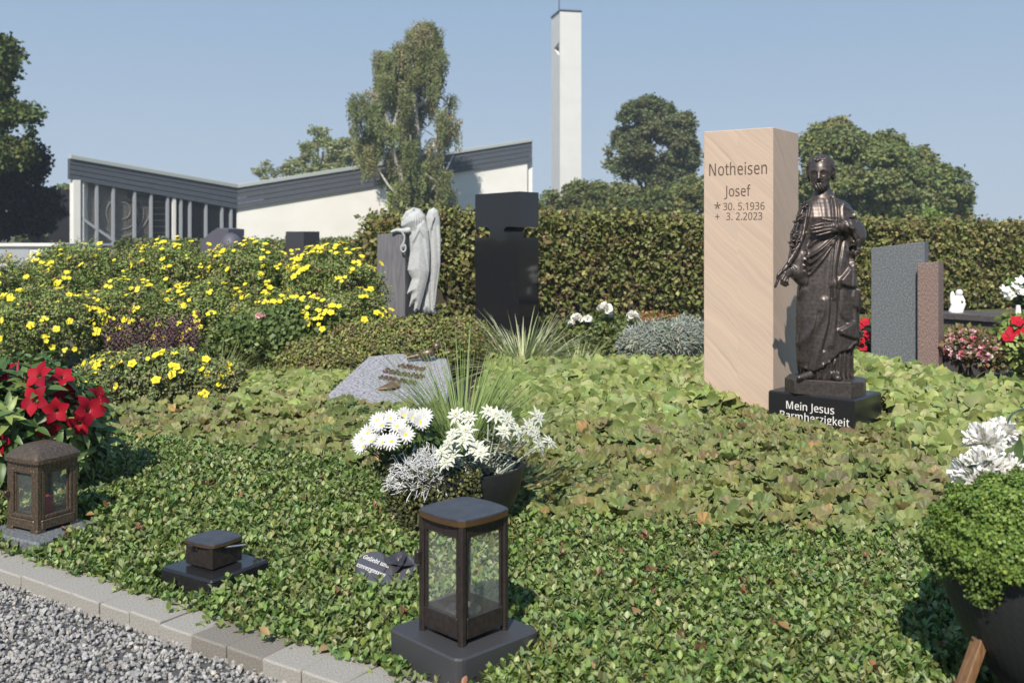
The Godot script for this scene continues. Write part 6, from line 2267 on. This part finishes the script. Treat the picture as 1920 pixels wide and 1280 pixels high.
func corner_planter() -> void:
	var d := 1.98
	var c := pd(1948, 440, d)
	c.y = 0
	var t := thing("ribbed_planter", "dark ribbed planter bowl on splayed wooden legs", "planter", c)
	var s := S.new()
	var pr := PackedVector2Array()
	for k in 15:
		var f := k / 14.0
		pr.append(Vector2(0.075 + 0.11 * pow(sin(f * PI * 0.5), 0.8), 0.115 + 0.275 * f))
	for k in pr.size() - 1:
		var n := 112
		var s0 := s.v.size()
		for a in n:
			for e in 2:
				var p := pr[k + e]
				var r := p.x * (1.0 + (0.02 if a % 2 else -0.004) * clampf((p.y - 0.125) * 30.0, 0.0, 1.0))
				s.vert(Vector3(cos(TAU * a / n) * r, p.y, sin(TAU * a / n) * r), Vector3(cos(TAU * a / n), -0.1, sin(TAU * a / n)))
		for a in n:
			var a2 := (a + 1) % n
			s.tri(s0 + a * 2, s0 + a * 2 + 1, s0 + a2 * 2 + 1)
			s.tri(s0 + a * 2, s0 + a2 * 2 + 1, s0 + a2 * 2)
	s.smooth()
	s.lathe(PackedVector2Array([Vector2(0.186, 0.39), Vector2(0.176, 0.39), Vector2(0.17, 0.36), Vector2(0, 0.36)]), 40)
	s.lathe(PackedVector2Array([Vector2(0, 0.114), Vector2(0.076, 0.115)]), 40)
	obj("bowl", s, M.ribbed, t)
	for k in 3:
		var a := 2.9 + TAU * k / 3.0
		var o := Vector3(cos(a), 0, sin(a))
		var p0 := o * 0.132 + Vector3(0, 0.215, 0)
		var p1 := o * 0.225 + Vector3(0, 0.0, 0)
		var y := (p0 - p1).normalized()
		var x := y.cross(o).normalized()
		var l := S.new()
		l.box((p0 + p1) * 0.5, Vector3(0.028, p0.distance_to(p1), 0.02), Basis(x, y, x.cross(y)), 0.002)
		obj("leg", l, M.wood, t)
	block(c.x, c.z, 0.16, 0.16, 0)
	var sl := thing("dark_slab", "dark blue grey stone slab beneath the ribbed planter", "slab", Vector3(c.x + 0.05, 0, c.z), YAW)
	s = S.new()
	s.box(Vector3(0.04, -0.022, 0.0), Vector3(0.4, 0.04, 0.4), Basis.IDENTITY, 0.004)
	obj("slab", s, M.slab, sl)
	sl.position.y = 0.0
	# moss-like dome of tiny leaves
	var g := thing("green_cushion_plant", "bright green cushion of tiny leaves spilling over the ribbed planter", "plant", c + Vector3(0, 0.37, 0))
	var bit := S.new()
	for k in 12:
		bit.col = shade(Color(1, 1, 1), 0.25, 0.12)
		bit.leaf(on_ball() * 0.011 + Vector3(0, 0.006, 0), on_ball(), on_ball() + Vector3(0, 1, 0), 0.0058, [0.0011, 0.0027, 0.0027, 0.0008], 0.15)
	var m := bit.mesh(M.leaf)
	var xf := []
	var cols := PackedColorArray()
	for k in 11000:
		var o := on_ball()
		o.y = absf(o.y)
		var q := 1.0 + 0.09 * sin(o.x * 11.0 + 2.0) * sin(o.z * 10.0) + 0.05 * sin(o.y * 21.0 + o.x * 9.0) + rf(-0.03, 0.03)
		xf.append(Transform3D(turned(o, rf(0, 6)).scaled(Vector3.ONE * rf(0.8, 1.2)), o * Vector3(0.188, 0.135, 0.185) * q * (1.0 - 0.2 * pow(rng.randf(), 2.0))))
		cols.append(shade([Color(0.17, 0.25, 0.05), Color(0.21, 0.29, 0.065), Color(0.13, 0.2, 0.04)][rng.randi() % 3], 0.25, 0.1))
	for k in 1800:
		var a := rf(0, TAU)
		var f := pow(rng.randf(), 1.5)
		var L := 0.075 * (0.6 + 0.5 * sin(a * 5.0 + 1.0) + 0.35 * sin(a * 13.0))
		xf.append(Transform3D(turned(on_ball(), rf(0, 6)), Vector3(cos(a), 0, sin(a)) * (0.2 - 0.012 * f + rf(-0.006, 0.012)) + Vector3(0, 0.02 - maxf(L, 0.015) * f, 0)))
		cols.append(shade(Color(0.14, 0.2, 0.045), 0.25, 0.1))
	many("foliage", m, xf, cols, g)
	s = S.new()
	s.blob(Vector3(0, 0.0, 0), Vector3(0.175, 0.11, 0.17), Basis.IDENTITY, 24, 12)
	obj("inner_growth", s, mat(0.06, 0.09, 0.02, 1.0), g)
	# white blooms behind it, and a green wire arch
	var w := thing("white_blooms", "shaggy white chrysanthemum like blooms behind the green cushion plant", "flowers", c + Vector3(-0.06, 0.37, -0.16))
	for q in [[1848, 832, 2.16, 0.05, 0.1], [1880, 812, 2.2, 0.036, 0.8], [1815, 890, 2.14, 0.042, -0.5], [1850, 880, 2.12, 0.05, 0.1], [1890, 885, 2.12, 0.04, 0.4], [1835, 905, 2.1, 0.042, 0.0], [1870, 908, 2.1, 0.045, 0.0], [1912, 868, 2.2, 0.03, 0.5]]:
		var o := put("flower", ragged_flower(110, q[3], Color(0.8, 0.785, 0.77), 0.11), w)
		var p := pd(q[0], q[1], q[2]) - w.position
		o.transform = Transform3D(turned(Vector3(q[4], 0.8, 0.5), rf(0, 6)), p)
		var l := S.new()
		l.tube(bend([Vector3(rf(-0.02, 0.05), -0.05, 0.02), p * 0.6 + Vector3(0.02, -0.02, 0), p], 3), [0.003], 5)
		obj("stem", l, M.green_wire, w)
	var lv := S.new()
	for k in 40:
		lv.col = shade(Color(0.1, 0.15, 0.06), 0.2, 0.1)
		lv.leaf(pd(1800 + rf(0, 120), 940 - rf(0, 70), 2.12) - w.position, on_ball() + Vector3(-0.2, 0.3, 0.3), Vector3.UP, rf(0.05, 0.08), [0.002, 0.009, 0.01, 0.006, 0.0005], 0.2, -0.3)
	obj("foliage", lv, M.leaf, w).set_meta("kind", "stuff")
	var a := thing("green_wire", "bent dark green wire arching above the white blooms", "wire", c + Vector3(0, 0.37, -0.2))
	s = S.new()
	var pts := []
	for q in [[1891, 850, 2.2], [1890, 800, 2.2], [1896, 780, 2.2], [1912, 769, 2.2], [1935, 775, 2.2], [1945, 850, 2.2], [1945, 960, 2.18]]:
		pts.append(pd(q[0], q[1], q[2]) - a.position)
	s.tube(bend(pts, 4), [0.0022], 6)
	obj("wire", s, M.green_wire, a)


# ---------------------------------------------------------------- the scene
func _ready() -> void:
	rng.seed = 20240
	var cam := Camera3D.new()
	cam.name = "camera"
	add_child(cam)
	cam.position = Vector3(0, EYE, 0)
	cam.keep_aspect = Camera3D.KEEP_HEIGHT
	cam.set_frustum(0.05 * 1280.0 / F, Vector2(0, -0.05 * 200.0 / F), 0.05, 600.0)
	cam.current = true
	var env := Environment.new()
	env.background_mode = Environment.BG_SKY
	var sm := ProceduralSkyMaterial.new()
	sm.sky_top_color = Color(0.39, 0.525, 0.67)
	sm.sky_horizon_color = Color(0.655, 0.705, 0.75)
	sm.sky_curve = 0.17
	sm.ground_bottom_color = Color(0.3, 0.3, 0.22)
	sm.ground_horizon_color = Color(0.5, 0.52, 0.48)
	sm.sun_angle_max = 3.0
	var sky := Sky.new()
	sky.sky_material = sm
	env.sky = sky
	env.tonemap_mode = Environment.TONE_MAPPER_LINEAR
	env.tonemap_exposure = 1.43
	env.sdfgi_enabled = true
	env.ssao_enabled = true
	env.ssil_enabled = true
	env.fog_enabled = true
	env.fog_density = 0.0012
	env.fog_light_color = Color(0.74, 0.79, 0.85)
	var at := CameraAttributesPhysical.new()
	at.exposure_aperture = 5.6
	at.frustum_focal_length = 35.0
	at.frustum_focus_distance = 3.4
	at.frustum_near = 0.05
	at.frustum_far = 600.0
	var we := WorldEnvironment.new()
	we.name = "world"
	we.environment = env
	we.camera_attributes = at
	add_child(we)
	var sun := DirectionalLight3D.new()
	sun.name = "sun"
	add_child(sun)
	sun.light_energy = 1.35
	sun.light_color = Color(1.0, 0.965, 0.91)
	sun.light_angular_distance = 0.5
	sun.shadow_enabled = true
	var el := deg_to_rad(44.0)
	sun.look_at_from_position(Vector3.ZERO, -Vector3(-0.23 * cos(el), sin(el), 0.973 * cos(el)))
	materials()
	ground()
	chapel()
	trees()
	hedges()
	cross_stone()
	stele()
	angel()
	plaque()
	statue()
	lantern_modern()
	lantern_old()
	water_box()
	heart()
	far_border()
	bowl_plants()
	red_trumpets()
	corner_planter()
	shrubs()
	covers()
